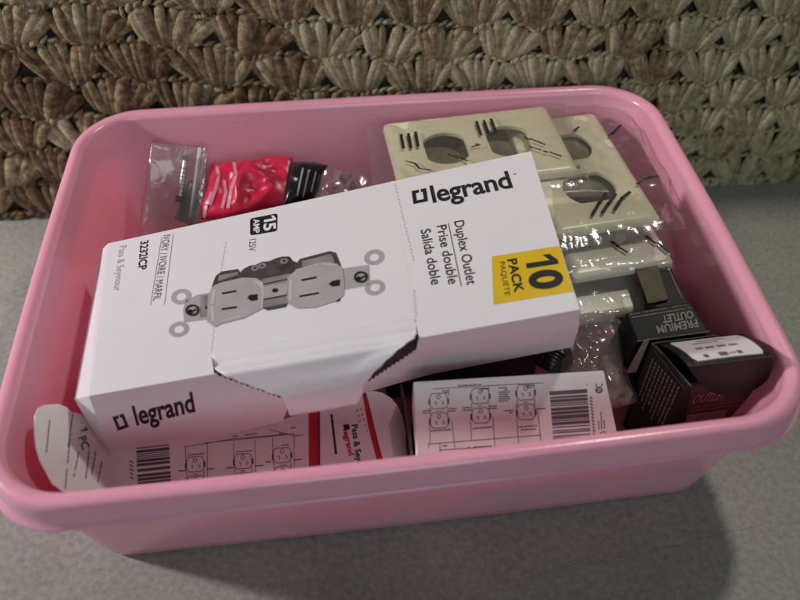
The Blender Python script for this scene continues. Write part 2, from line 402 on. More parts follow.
def make_blanket():
    """Shell-stitch crochet: every shell is a fan of yarn strands, edged with a chain; rows stand offset on each other."""
    r = np.random.default_rng(5)
    ax, bx_, bz, zt = 0.0430, 0.0205, 0.0245, 0.34
    B, A, L_, R_, BU, C, kind = [], [], [], [], [], [], []
    for row in range(-1, int(zt / bz) + 1):
        off = (row * bx_) % ax
        for i in range(-17, 17):
            bx0 = i * ax + off + r.normal() * .0010; bz0 = row * bz + r.normal() * .0008
            tint = r.normal() * .16; fan = r.normal() * .05; n = 9
            for k in range(n):
                a = (k / (n - 1) - .5) * 2; ang = a * .60 + (.30 if row % 2 else -.05) + fan + r.normal() * .05
                B.append((bx0 + a * .0105, bz0 + .0035 * a * a)); A.append(ang)
                L_.append((.0300 - .0065 * a * a) * (1 + r.normal() * .05)); R_.append(.0034 * (1 + r.normal() * .12))
                BU.append(.0017 + r.normal() * .0006); C.append(tint + r.normal() * .14)
    B, A, L_, R_, BU, C = map(np.array, (B, A, L_, R_, BU, C)); n = len(A)
    nr, ns = 8, 7
    t = np.linspace(0, 1, nr)[None, :]
    bend = A[:, None] * (0.55 + 0.45 * t)
    du = np.sin(A)[:, None] * L_[:, None] * t ** 1.02; dv = np.cos(bend) * L_[:, None] * t
    cu, cv = B[:, 0:1] + du, B[:, 1:2] + dv
    out = BU[:, None] * np.sin(np.pi * np.clip(t * .9 + .08, 0, 1)) + .0012 * t
    rad = R_[:, None] * (0.62 + 0.48 * np.sin(np.pi * (0.10 + 0.72 * t))); rad[:, -1] *= .45; rad[:, 0] *= .6
    th = np.linspace(0, 2 * np.pi, ns, endpoint=False)
    px, pz = np.cos(A)[:, None], -np.sin(A)[:, None]                     # across the strand
    off_a = rad[..., None] * np.cos(th); off_o = rad[..., None] * np.sin(th) * .52
    U = cu[..., None] + px[..., None] * off_a; V = cv[..., None] + pz[..., None] * off_a; O = out[..., None] + off_o
    strands = (U.reshape(-1), V.reshape(-1), O.reshape(-1)); col = np.repeat(C, nr * ns)
    q = np.arange(n)[:, None, None] * (nr * ns) + np.arange(nr - 1)[None, :, None] * ns + np.arange(ns)[None, None, :]
    q2 = np.arange(n)[:, None, None] * (nr * ns) + np.arange(nr - 1)[None, :, None] * ns + (np.arange(ns) + 1)[None, None, :] % ns
    F1 = np.stack([q, q2, q2 + ns, q + ns], -1).reshape(-1, 4)
    # chain loops along the top of every shell
    cb, m = [], 0
    UU, VV, OO, CC, FF = [strands[0]], [strands[1]], [strands[2]], [col], [F1]
    base = len(col)
    Bs = B.reshape(-1, 9, 2).mean(1); Cs = C.reshape(-1, 9).mean(1)
    for (b0, b1), c in zip(Bs, Cs):
        K = 9
        for k in range(K):
            a = ((k + .5) / K - .5) * 2.0; cxu = b0 + np.sin(a * 1.0) * .0262; cxv = b1 + .0285 - .0085 * a * a
            d = np.array([np.cos(a * 1.0), -np.sin(a * .9)]); d = d / np.linalg.norm(d); ang2 = .45 + r.normal() * .15
            d = np.array([d[0] * np.cos(ang2) - d[1] * np.sin(ang2), d[0] * np.sin(ang2) + d[1] * np.cos(ang2)])
            l = .0040 * (1 + r.normal() * .1); rr = .0016 * (1 + r.normal() * .1)
            tt = np.linspace(-1, 1, 5)[:, None]; rd = rr * np.sqrt(np.clip(1.05 - tt ** 2, .06, 1)); th6 = np.linspace(0, 2 * np.pi, 6, endpoint=False)[None, :]
            pp = np.array([-d[1], d[0]])
            UU.append((cxu + d[0] * l * tt + pp[0] * rd * np.cos(th6)).reshape(-1)); VV.append((cxv + d[1] * l * tt + pp[1] * rd * np.cos(th6)).reshape(-1))
            OO.append((.0014 + .0006 * (1 - tt ** 2) + rd * np.sin(th6)).reshape(-1)); CC.append(np.full(30, c + r.normal() * .14 - .02))
            g = base + np.arange(4)[:, None] * 6 + np.arange(6)[None, :]; g2 = base + np.arange(4)[:, None] * 6 + (np.arange(6)[None, :] + 1) % 6
            FF.append(np.stack([g, g2, g2 + 6, g + 6], -1).reshape(-1, 4)); base += 30
    U, V, O, col, Fq = np.concatenate(UU), np.concatenate(VV), np.concatenate(OO), np.concatenate(CC), np.concatenate(FF)
    def place(U, V, O):
        k = 1.0 + 0.20 / (1 + np.exp((U + 0.07) / 0.03))                  # looser, larger stitches on the left
        x = U * k + 0.005 * grid_noise(U, V, 13, 1); z = V * k + 0.005 * grid_noise(U, V, 13, 3)
        y = 0.179 - 0.0545 * (x + 0.15) + 0.09 * z * z + 0.006 * grid_noise(U, V, 7, 7) - O * k
        return np.stack([x, y, np.maximum(z, 0.0004 + 0.0002 * O)], -1)
    P = place(U, V, O)
    col = 0.50 + col + 0.35 * grid_noise(U, V, 11, 10) + 0.26 * np.clip((U + .0) / .15, -1, 1)  # yarn browner left, olive right; right side also lightened in place of lamp light
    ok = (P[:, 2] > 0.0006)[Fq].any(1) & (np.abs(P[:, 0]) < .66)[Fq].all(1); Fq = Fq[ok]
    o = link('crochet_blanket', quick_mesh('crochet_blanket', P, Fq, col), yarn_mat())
    tag(o, 'brown and olive crochet blanket hanging behind the pink pan', 'blanket')
    # added dark sheet behind the stitches: shade in the gaps, put into colour
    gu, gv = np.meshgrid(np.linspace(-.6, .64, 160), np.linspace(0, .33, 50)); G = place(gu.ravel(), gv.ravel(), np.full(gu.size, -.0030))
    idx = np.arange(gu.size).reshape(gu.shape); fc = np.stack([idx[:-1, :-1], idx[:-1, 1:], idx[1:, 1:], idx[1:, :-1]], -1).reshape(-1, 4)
    solid(link('gap_shade_layer', quick_mesh('gap_shade_layer', G, fc, np.full(gu.size, .1)), mat('gap_shade_brown', (.055, .042, .030), .95, .3, 300, spec=.1), o), .002, -1)
    # loose fibres standing off the yarn
    m = 170000; kk = r.choice(len(P), m); S0, c = P[kk], col[kk]
    keep = (S0[:, 2] < .24) & (O[kk] > .0012) & (np.abs(S0[:, 0]) < .5); S0, c = S0[keep], c[keep]; m = len(S0)
    d = r.normal(size=(m, 3)); d[:, 1] = -np.abs(d[:, 1]) * .5; d /= np.linalg.norm(d, axis=1)[:, None]
    ln = r.uniform(.0014, .0044, m)[:, None]; sd = np.cross(d, r.normal(size=(m, 3))); sd /= np.linalg.norm(sd, axis=1)[:, None]
    cv_ = sd * r.uniform(-.0013, .0013, m)[:, None]; wd = np.cross(d, sd) * .00011
    Q = np.stack([S0 - wd, S0 + wd, S0 + d * ln * .5 + cv_ + wd * .8, S0 + d * ln * .5 + cv_ - wd * .8, S0 + d * ln + wd * .3, S0 + d * ln - wd * .3], 1).reshape(-1, 3)
    b = np.arange(m)[:, None] * 6; Ff = np.concatenate([b + np.array([[0, 1, 2, 3]]), b + np.array([[3, 2, 4, 5]])])
    f = link('yarn_fuzz', quick_mesh('yarn_fuzz', Q, Ff, np.repeat(c + .1, 6)), o.data.materials[0], o); f['kind'] = 'stuff'
make_blanket()

# ------------------------------------------------------------------ pink dish pan
RIM = ((-0.1986, 0.1573), (0.2007, 0.1442), (0.1999, -0.1476), (-0.2003, -0.1537))   # measured rim corners
HX, HY, RH = 0.2, 0.1509, 0.1132
def pan_warp(x, y):
    a, b = (x / HX + 1) / 2, (y / HY + 1) / 2
    tl, tr, br, bl = [Vector(c) for c in RIM]
    p = (bl * (1 - a) + br * a) * (1 - b) + (tl * (1 - a) + tr * a) * b
    return p.x, p.y
def ring(d, z, r, d0=None):
    dx = d if d0 is None else d0 + (d - d0) * 0.65
    hx, hy = HX - dx, HY - d * 1.05; r = max(r, 0.004); pts = []
    nseg, ncor = 14, 12
    cs = [(hx - r, hy - r, 0), (-hx + r, hy - r, 90), (-hx + r, -hy + r, 180), (hx - r, -hy + r, 270)]
    for i, (x, y, a0) in enumerate(cs):
        for k in range(ncor + 1):
            a = math.radians(a0 + 90 * k / ncor); pts.append((x + r * math.cos(a), y + r * math.sin(a)))
        nxp = cs[(i + 1) % 4]; a = math.radians(a0 + 90); e0 = (x + r * math.cos(a), y + r * math.sin(a))
        e1 = (nxp[0] + r * math.cos(a), nxp[1] + r * math.sin(a))
        for k in range(1, nseg):
            f = k / nseg; bow = 0.0012 * math.sin(math.pi * f)
            pts.append((e0[0] + (e1[0] - e0[0]) * f + bow * math.cos(a), e0[1] + (e1[1] - e0[1]) * f + bow * math.sin(a)))
    return [(*pan_warp(x, y), z) for x, y in pts]
def loft(name, prof, m, parent, cap0=False, cap1=False, d0=None):
    vs, fs = [], []; n = None
    for d, z, r in prof:
        R_ = ring(d, z, r, d0); n = len(R_); vs += R_
    for i in range(len(prof) - 1):
        for k in range(n):
            j = (k + 1) % n; fs.append((i * n + k, i * n + j, (i + 1) * n + j, (i + 1) * n + k))
    if cap0: fs.append(tuple(range(n - 1, -1, -1)))
    if cap1: fs.append(tuple((len(prof) - 1) * n + k for k in range(n)))
    o = from_lists(name, vs, fs, m, parent, True); return o
pan = thing('dish_pan', 'pink plastic dish pan with a broad rolled rim, full of electrical parts', 'dish pan', (0, 0, 0))
R0 = 0.042
# rim: from the inside lip over the top, down the outer skirt and back under
rim_prof = [(0.0097, 0.1085, 0.034), (0.0093, 0.1103, 0.0345), (0.0083, 0.1119, 0.036), (0.0064, 0.1130, 0.038), (0.0042, 0.1133, 0.040),
            (0.0026, 0.1129, 0.041), (0.0016, 0.1121, 0.042), (0.0009, 0.1109, 0.042), (0.0006, 0.1095, 0.042), (0.0004, 0.1070, 0.042), (0.0001, 0.1020, 0.042),
            (-0.0002, 0.0992, 0.042), (-0.0009, 0.0982, 0.042), (-0.0017, 0.0975, 0.042), (-0.0017, 0.0967, 0.042), (-0.0006, 0.0963, 0.042), (0.0010, 0.0966, 0.041),
            (0.0014, 0.0980, 0.041), (0.0018, 0.1060, 0.040), (0.0030, 0.1092, 0.039), (0.0048, 0.1100, 0.038), (0.0060, 0.1060, 0.036)]
loft('rim', rim_prof, M['pink'], pan)
# tub: inner wall, floor, outer wall
tub_prof = [(0.0060, 0.1060, 0.036), (0.0078, 0.098, 0.036), (0.0160, 0.060, 0.030), (0.0258, 0.014, 0.023), (0.0280, 0.004, 0.022), (0.0300, 0.0008, 0.020), (0.0360, 0.0004, 0.019)]
inn = [(0.0097, 0.1085, 0.034), (0.0106, 0.1050, 0.034), (0.0118, 0.098, 0.033), (0.0196, 0.060, 0.028), (0.0288, 0.016, 0.021), (0.0310, 0.008, 0.020), (0.0370, 0.0042, 0.018), (0.0500, 0.0034, 0.016)]
loft('tub', list(reversed(tub_prof)), M['pink'], pan, cap0=True, d0=0.0060)
# inner skin of the tub joins the same mesh
o1 = pan.children[-1] if False else [c for c in COL.objects if c.name == 'tub'][0]
bm = bmesh.new(); bm.from_mesh(o1.data)
prev = None
for d, z, r in inn:
    R_ = [bm.verts.new(p) for p in ring(d, z, r, 0.0097)]
    if prev:
        for k in range(len(R_)):
            j = (k + 1) % len(R_); f = bm.faces.new((prev[k], R_[k], R_[j], prev[j])); f.smooth = True
    prev = R_
f = bm.faces.new(prev); f.smooth = False
bmesh.ops.recalc_face_normals(bm, faces=bm.faces)
bm.to_mesh(o1.data); bm.free()

# ------------------------------------------------------------------ big white carton of duplex outlets
TOP = Plane((-0.1602, -0.0927, 0.1086), (-0.13070034, -0.00456924, 0.99141139))
tFL, tFR, tBR, tBL = [TOP.at(q) for q in ((89, 396), (580, 309.5), (531, 151), (108, 243.3))]
FRONT = Plane(tFL, (tFR - tFL).cross(TOP.n))
def make_carton():
    t = thing('outlet_carton', 'big white carton of duplex outlets with a yellow square, lying across the pan', 'carton', (tFL + tBR) / 2 - TOP.n * 0.05)
    n = TOP.n; back = (tBR - tFR)
    # key points
    mF = Plane((0, -.0805, 0), (0, 1, 0)).at((74, 399)); mB = mF + (tBL - tFL) + Vector((0.004, 0, 0))
    bFL = FRONT.at((112, 462)); bFR = FRONT.at((573, 348)); bM1 = FRONT.at((283, 421)); bM2 = FRONT.at((352, 396)); bM3 = FRONT.at((430, 374))
    bBL = bFL + (tBL - tFL); bBR = bFR + (tBR - tFR)
    fold = [TOP.at(q) for q in ((211, 353.5), (300, 338.5), (380, 324.5), (415, 319))]
    eL = FRONT.at((214, 374)); eR = FRONT.at((419, 338))
    bm = bmesh.new(); V = {}
    def v(p):
        key = tuple(round(c, 6) for c in p)
        if key not in V: V[key] = bm.verts.new(p)
        return V[key]
    def face(*ps): return bm.faces.new([v(p) for p in ps])
    # top panel with the bent-down middle cut out of its front edge
    pe = TOP.at((226, 240)); pr = TOP.at((394, 183))
    uL = tBL + (tBR - tBL) * ((pe - tBL).dot(tBR - tBL) / (tBR - tBL).length_squared)
    uR = tBL + (tBR - tBL) * ((pr - tBL).dot(tBR - tBL) / (tBR - tBL).length_squared)
    face(tFL, eL, fold[0], uL, tBL)
    face(fold[0], fold[1], fold[2], fold[3], uR, uL)
    face(fold[3], eR, tFR, tBR, uR)
    # front panel, left of the torn flap: ragged cut
    def ragged(a, b, k, amp):
        o = []
        for i in range(1, k):
            f = i / k; p = a + (b - a) * f
            o.append(p + (Vector((0, 0, 1)) * (amp if i % 2 else -amp)))
        return o
    c1 = FRONT.at((284, 399)); c1b = FRONT.at((287.5, 408))
    left_cut = ragged(eL, c1, 26, 0.0010)
    face(tFL, bFL, bM1, c1b, c1, *reversed(left_cut), eL)
    face(tFL, mF, bFL)
    IN = FRONT.off(-.0035); UN = FRONT.off(-.019)
    c2 = IN.at((416, 351)); c3 = FRONT.off(-.008).at((366, 384)); mR = IN.at((579, 326)); bFR = UN.at((573, 347)); bM3 = UN.at((432, 374)); bM2 = FRONT.off(-.012).at((352, 396))
    right_cut = ragged(c2, c3, 24, 0.0009)
    face(eR, c2, mR, tFR)
    ff = face(c2, *right_cut, c3, bM2, bM3, bFR, mR)
    bmesh.ops.triangulate(bm, faces=[ff])
    # ends, back and bottom
    face(tFL, tBL, mB, mF); face(mF, mB, bBL, bFL); face(tBL, bBL, mB)
    face(tFR, mR, bFR, bBR, tBR)
    face(tBL, uL, uR, tBR, bBR, bBL)
    face(bFL, bBL, bBR, bFR, bM3, bM2, bM1)
    body = from_bm('carton_body', bm, M['card'], t)
    bevel(body, 0.0011, 2, 25); solid(body, 0.0006, -1)
    # torn flap: middle of top panel bent over the front edge
    rows = []
    off = lambda k: FRONT.off(k)
    nU = 26
    def lerp(a, b, f): return (a[0] + (b[0] - a[0]) * f, a[1] + (b[1] - a[1]) * f)
    def pl_line(pts, f):
        x = f * (len(pts) - 1); i = min(int(x), len(pts) - 2); return lerp(pts[i], pts[i + 1], x - i)
    spec = [([(211, 353.5), (300, 338.5), (380, 324.5), (415, 319)], TOP.off(0.0)),
            ([(210, 359), (300, 344), (382, 330), (417, 325)], TOP.off(-0.0006)),
            ([(212, 366), (300, 351), (383, 338), (418, 332)], TOP.off(-0.0022)),
            ([(220, 374), (300, 360), (380, 347), (413, 339)], off(0.0031)),
            ([(240, 382), (300, 372), (360, 362), (398, 350)], off(0.0062)),
            ([(262, 390), (300, 383), (350, 374), (381, 366)], off(0.0093)),
            ([(284, 398), (310, 393), (340, 388), (363, 384)], off(0.0122)),
            ([(286, 404), (310, 400), (340, 395), (363, 392)], off(0.0127)),
            ([(290, 416), (312, 412), (338, 407.5), (357, 404)], off(0.0122))]
    # resample rows smoothly
    dense = []
    for a, b in zip(spec, spec[1:]):
        for kk in (0, 0.33, 0.67): dense.append((a, b, kk))
    dense.append((spec[-1], spec[-1], 0))
    vs, fs = [], []
    for ri, (a, b, kk) in enumerate(dense):
        for i in range(nU + 1):
            f = i / nU
            P = a[1].at(pl_line(a[0], f)).lerp(b[1].at(pl_line(b[0], f)), kk)
            if i in (0, nU) and 8 < ri < 18: P += (tFR - tFL).normalized() * (0.0013 if ri % 2 else -0.0013)
            P += n * (0.0005 * noise.noise(P * 60))
            vs.append(P)
    for r in range(len(dense) - 1):
        for i in range(nU):
            k = r * (nU + 1) + i; fs.append((k, k + 1, k + nU + 2, k + nU + 1))
    fl = from_lists('torn_flap', vs, fs, M['card'], t, True)
    m = fl.modifiers.new('sub', 'SUBSURF'); m.levels = 1; m.render_levels = 1
    solid(fl, 0.0006, 0)
    # ---- print on top
    pr_ = Print(TOP); pr_.text('legrand', (433, 202.5), (513, 187), (431, 185.5), 0.020, 0.97)
    # square bracket mark
    def mark(p_, A, B, C, D):
        q = lambda u, v_: (A[0] + (B[0] - A[0]) * u + (D[0] - A[0]) * v_, A[1] + (B[1] - A[1]) * u + (D[1] - A[1]) * v_)
        for rect in ((0, 0.0, 0.26, 1), (0.26, 0.78, 0.5, 1), (0.26, 0, 0.62, 0.22), (0.74, 0.0, 1, 1), (0.5, 0.0, 0.74, 0.22), (0.62, 0.78, 0.74, 1.0)):
            x0, y0, x1, y1 = rect
            p_.poly([q(x0, y0), q(x1, y0), q(x1, y1), q(x0, y1)])
    mk = Print(TOP); mark(mk, (413.5, 204), (428, 201), None, (411.5, 191)); mk.build('logo', M['ink'], t)
    pr_.text('™', (513.5, 176), (516.5, 175.5), (513, 174), 0)
    pr_.build('lettering', M['ink'], t)
    x = Print(TOP)
    x.text('Duplex Outlet', (454, 221.5), (467, 285), (463.5, 219.5), 0.004, 1.0)
    x.text('Prise double', (436.5, 226), (448.5, 284.5), (446, 224), 0.004)
    x.text('Salida doble', (420.5, 230), (431.5, 285), (430, 228), 0.004)
    x.stroke([(448.2, 223), (461.2, 286)], 0.00035)
    x.build('lettering', M['ink'], t)
    # yellow square
    yl = Print(TOP, 0.0001); yl.poly([(491.8, 256.5), (559.5, 245.5), (573.5, 291.5), (493.5, 304.5)]); ys = yl.build('pack_square', M['yellow'], t)
    x = Print(TOP, 0.0002)
    x.one((524.3, 257.5), (527, 268.5), (555.5, 252.3)); x.text('0', (528.6, 272), (533.3, 291), (560, 267.5), 0.045)
    x.text('PACK', (507.5, 259.5), (515, 293), (516.5, 258), 0.03, 1.02)
    x.text('PAQUETE', (499.5, 262), (505, 295.5), (504.5, 261), 0.0, 1.05)
    x.build('lettering', M['ink'], ys)
    # ampere badge
    bp = []
    A, B, C, D = (250, 218.6), (277.6, 213.2), (277.2, 231), (250, 235.6)
    q = lambda u, v_: tuple((A[i] * (1 - u) + B[i] * u) * (1 - v_) + (D[i] * (1 - u) + C[i] * u) * v_ for i in (0, 1))
    for cx, cy_, a0 in ((0.9, 0.86, 0), (0.1, 0.86, 90), (0.1, 0.14, 180), (0.9, 0.14, 270)):
        for k in range(6):
            a = math.radians(a0 + 18 * k); bp.append(q(cx + 0.1 * math.cos(a), cy_ + 0.14 * math.sin(a)))
    x = Print(TOP, 0.0001); x.poly(bp); bd = x.build('ampere_badge', M['ink'], t)
    x = Print(TOP, 0.0002)
    x.one((264, 217), (264, 222.3), (275.8, 215)); x.text('5', (264, 224), (264, 231.2), (275.8, 222), 0.03)
    x.text('AMP', (253.5, 219.5), (253.5, 233.5), (259.5, 218.5), 0.02)
    x.build('lettering', M['white_ink'], bd)
    x = Print(TOP)
    x.text('125V', (249.5, 239.5), (248.6, 251.5), (256, 238.7), 0.0); x.build('lettering', M['ink_soft'], t)
    x = Print(TOP)
    x.text('3232ICP', (140.6, 241.5), (138.2, 270.5), (148.5, 239.8), 0.02)
    x.build('lettering', M['ink'], t)
    x = Print(TOP)
    x.text('IVORY / IVOIRE / MARFIL', (163.3, 235.5), (152.8, 301), (170.3, 234), 0.0)
    x.stroke([(173.3, 233.5), (164.4, 304.5)], 0.00025); x.stroke([(161.6, 237.5), (150.4, 305)], 0.00025)
    x.build('lettering', M['ink_soft'], t)
    x = Print(TOP); x.text('Pass & Seymour', (119.5, 246.5), (113.5, 291.5), (126.5, 244.5), -0.005); x.build('lettering', M['ink_pale'], t)
    # perforation lines
    for a, b, k in (((226, 242), (217, 296), 15), ((215, 322), (211, 352), 9), ((395, 184), (414, 262), 22), ((414, 290), (416, 318), 8)):
        x = Print(TOP, 0.00012)
        for i in range(k):
            f = i / k; g = (i + 0.6) / k; sgn = 1.4 if i % 2 else -1.4
            x.stroke([(a[0] + (b[0] - a[0]) * f + sgn * .5, a[1] + (b[1] - a[1]) * f), (a[0] + (b[0] - a[0]) * g - sgn * .5, a[1] + (b[1] - a[1]) * g)], 0.00028)
        x.build('perforation', M['ink_pale'], t)
    # picture of a duplex receptacle
    pic = thing_part = Print(TOP, 0.0001)
    e1, e2 = (10.2, -2.0), (1.2, 7.6)
    for c in ((181.3, 296.6), (179, 329.3), (374.3, 257.3), (375, 287.5)): pic.band(c, e1, e2, 0.48)
    pic.poly([(185.5, 300), (197.5, 294.8), (209.5, 292.5), (208, 319.5), (184, 322.5), (183, 310)])
    pic.poly([(200, 296), (345, 268), (369, 264.8), (370.5, 285), (343, 290), (200, 318)])
    o = pic.build('outlet_picture', M['g1'], t)
    d = Print(TOP, 0.0002)
    d.poly([(211.7, 287), (215.5, 276), (221.5, 271.5), (238, 269), (240, 272.5), (244, 268.5), (250, 265.5), (256, 264.5), (262, 261.8), (269.5, 261), (276, 258.2), (282, 256.5), (289.5, 256.5), (293, 261),
            (297, 262.5), (300, 258.8), (330, 251), (336, 252.8), (340.5, 264), (342, 270), (290, 276), (262, 281), (215, 292)])
    d.poly([(262, 308), (288, 303.5), (286, 307), (268, 310.5)]); d.poly([(336, 301), (341, 297.5), (340, 301), (336, 302)])
    d.build('picture_shape', M['g3'], o)
    x = Print(TOP, 0.0003)
    x.poly([(262, 279), (290, 273.5), (288, 303), (262, 308)])
    x.poly([(219, 275.5), (238, 271.5), (238, 275), (218, 281)]); x.poly([(302, 261), (331, 254), (335, 262), (302, 267.5)])
    for c in ((255, 268), (262, 265.8), (284, 261)): x.band(c, (4, -1), (0.7, 2.7), 0.45)
    x.build('picture_shape', M['g2'], o)
    x = Print(TOP, 0.0004)
    x.poly([(210.6, 289.5), (214, 285.5), (220, 282.8), (242.5, 277.5), (256, 278), (262, 281.3), (263.5, 286.5), (262.5, 300), (261.3, 309), (244, 318), (220, 324), (215.5, 327), (207.3, 321.8), (207, 310), (208, 298)])
    x.poly([(286.8, 284), (288, 276.5), (297, 269.3), (319.5, 262.5), (330, 262), (337.5, 264), (342.8, 268.5), (344, 282), (343.5, 295.5), (336, 300.8), (315, 307.5), (297, 308.3), (288, 303), (286.5, 294)])
    x.poly([(262, 287), (288, 282), (287.5, 294), (262, 298.5)])
    x.build('picture_shape', M['g1'], o)
    x = Print(TOP, 0.0005)
    x.poly([(262.3, 282), (264, 287), (262.8, 308), (261.3, 309), (261.8, 288), (250, 279), (242.5, 278)])
    x.stroke([(214, 290), (212, 305), (213, 320)], 0.0018); x.stroke([(291, 280), (290, 300)], 0.0014)
    x.stroke([(222, 321), (244, 315)], 0.0010); x.stroke([(296, 270), (320, 263.5), (336, 265)], 0.0010)
    x.build('picture_shape', M['g1b'], o)
    x = Print(TOP, 0.0006)
    for a, b in (((222.5, 293.3), (235.5, 291)), ((222.5, 309), (236, 307)), ((302, 280), (316, 277.3)), ((300, 296.2), (318, 293))): x.stroke([a, b], 0.00125)
    x.poly([(247.3, 297.8), (249.5, 295), (257.5, 294), (257.5, 300), (251, 300.8)])
    x.poly([(328.8, 284), (332, 281), (339.8, 279.3), (339.8, 285.3), (332.5, 286.5)])
    x.ellipse((275, 290.3), (3.0, -0.5), (0.4, 2.0)); x.ellipse((206, 307.5), (1, 0), (0, 1.4))
    x.stroke([(264, 284), (287, 279)], 0.0005); x.stroke([(264, 299.5), (287, 295)], 0.0005)
    for c in ((192.3, 310), (360.8, 276.8)): x.band(c, (6.9, -1), (1, 5.6), 0.72); x.stroke([(c[0] - 4, c[1] + 2.5), (c[0] + 4, c[1] - 1)], 0.0009); x.ellipse((c[0] - 2, c[1] + 1.5), (2.6, 0), (0, 2.0))
    x.build('picture_shape', M['ink'], o)
    # ---- print on the front
    x = Print(FRONT); x.text('legrand', (136.5, 425.2), (195.5, 411.2), (131.3, 406.2), 0.026, 1.0, True); x.build('lettering', M['ink'], t)
    x = Print(FRONT); mark(x, (118, 430.8), (129, 427), None, (112.3, 417.3)); x.build('logo', M['ink'], t)
make_carton()

# ------------------------------------------------------------------ small outlet boxes
def card_box(parent, name, pts_top, depth, m, bev=0.0008, n=None):
    """closed carton from its four top corners (a loop) down by depth"""
    n = n or Vector((0, 0, -1))
    pts_top = [Vector(p) for p in pts_top]
    bm = bmesh.new(); a = [bm.verts.new(p) for p in pts_top]; b = [bm.verts.new(Vector(p) + n * depth) for p in pts_top]
    bm.faces.new(a); bm.faces.new(b[::-1])
    for i in range(4): bm.faces.new((a[i], b[i], b[(i + 1) % 4], a[(i + 1) % 4]))
    o = from_bm(name, bm, m, parent); bevel(o, bev, 2); return o

def duplex_icon(p, c, ax, ay, wd=0.00035):
    """line drawing of a receptacle: two faces one above the other; ax, ay pixel vectors of half width and half height"""
    q = lambda u, v_: (c[0] + ax[0] * u + ay[0] * v_, c[1] + ax[1] * u + ay[1] * v_)
    for s in (-0.56, 0.56):
        p.stroke([q(-1, s - 0.25), q(-0.75, s - 0.45), q(0.75, s - 0.45), q(1, s - 0.25), q(1, s + 0.22), q(0.7, s + 0.42), q(-0.7, s + 0.42), q(-1, s + 0.22)], wd, True)
        p.ring(q(0, s - 0.25), (ax[0] * 0.2, ax[1] * 0.2), (ay[0] * 0.12, ay[1] * 0.12), wd, 10)
        p.stroke([q(-0.5, s + 0.05), q(-0.3, s + 0.05), q(-0.3, s + 0.22)], wd); p.stroke([q(0.35, s - 0.02), q(0.6, s + 0.12), q(0.35, s + 0.2)], wd)
        p.stroke([q(-1.08, s - 0.1), q(-1.08, s + 0.15)], wd * 3); p.stroke([q(1.08, s - 0.1), q(1.08, s + 0.15)], wd * 3)
    p.stroke([q(-1, -0.2), q(-1, 0.2)], wd); p.stroke([q(1, -0.2), q(1, 0.2)], wd)
    p.greek(q(-0.3, 0), q(0.4, 0), wd)

def barcode(p, A, B, D, k, seed):
    """bars run from edge A-D side to B side; stacked along A to D"""
    r = random.Random(seed); t = 0
    while t < 1:
        wbar = r.choice((0.6, 0.6, 1.2, 1.8, 2.4)) / k; gap = r.choice((0.6, 0.6, 1.0, 1.6)) / k
        e = min(t + wbar, 1)
        q = lambda u, v_: (A[0] + (B[0] - A[0]) * u + (D[0] - A[0]) * v_, A[1] + (B[1] - A[1]) * u + (D[1] - A[1]) * v_)
        p.poly([q(0, t), q(1, t), q(1, e), q(0, e)]); t = e + gap

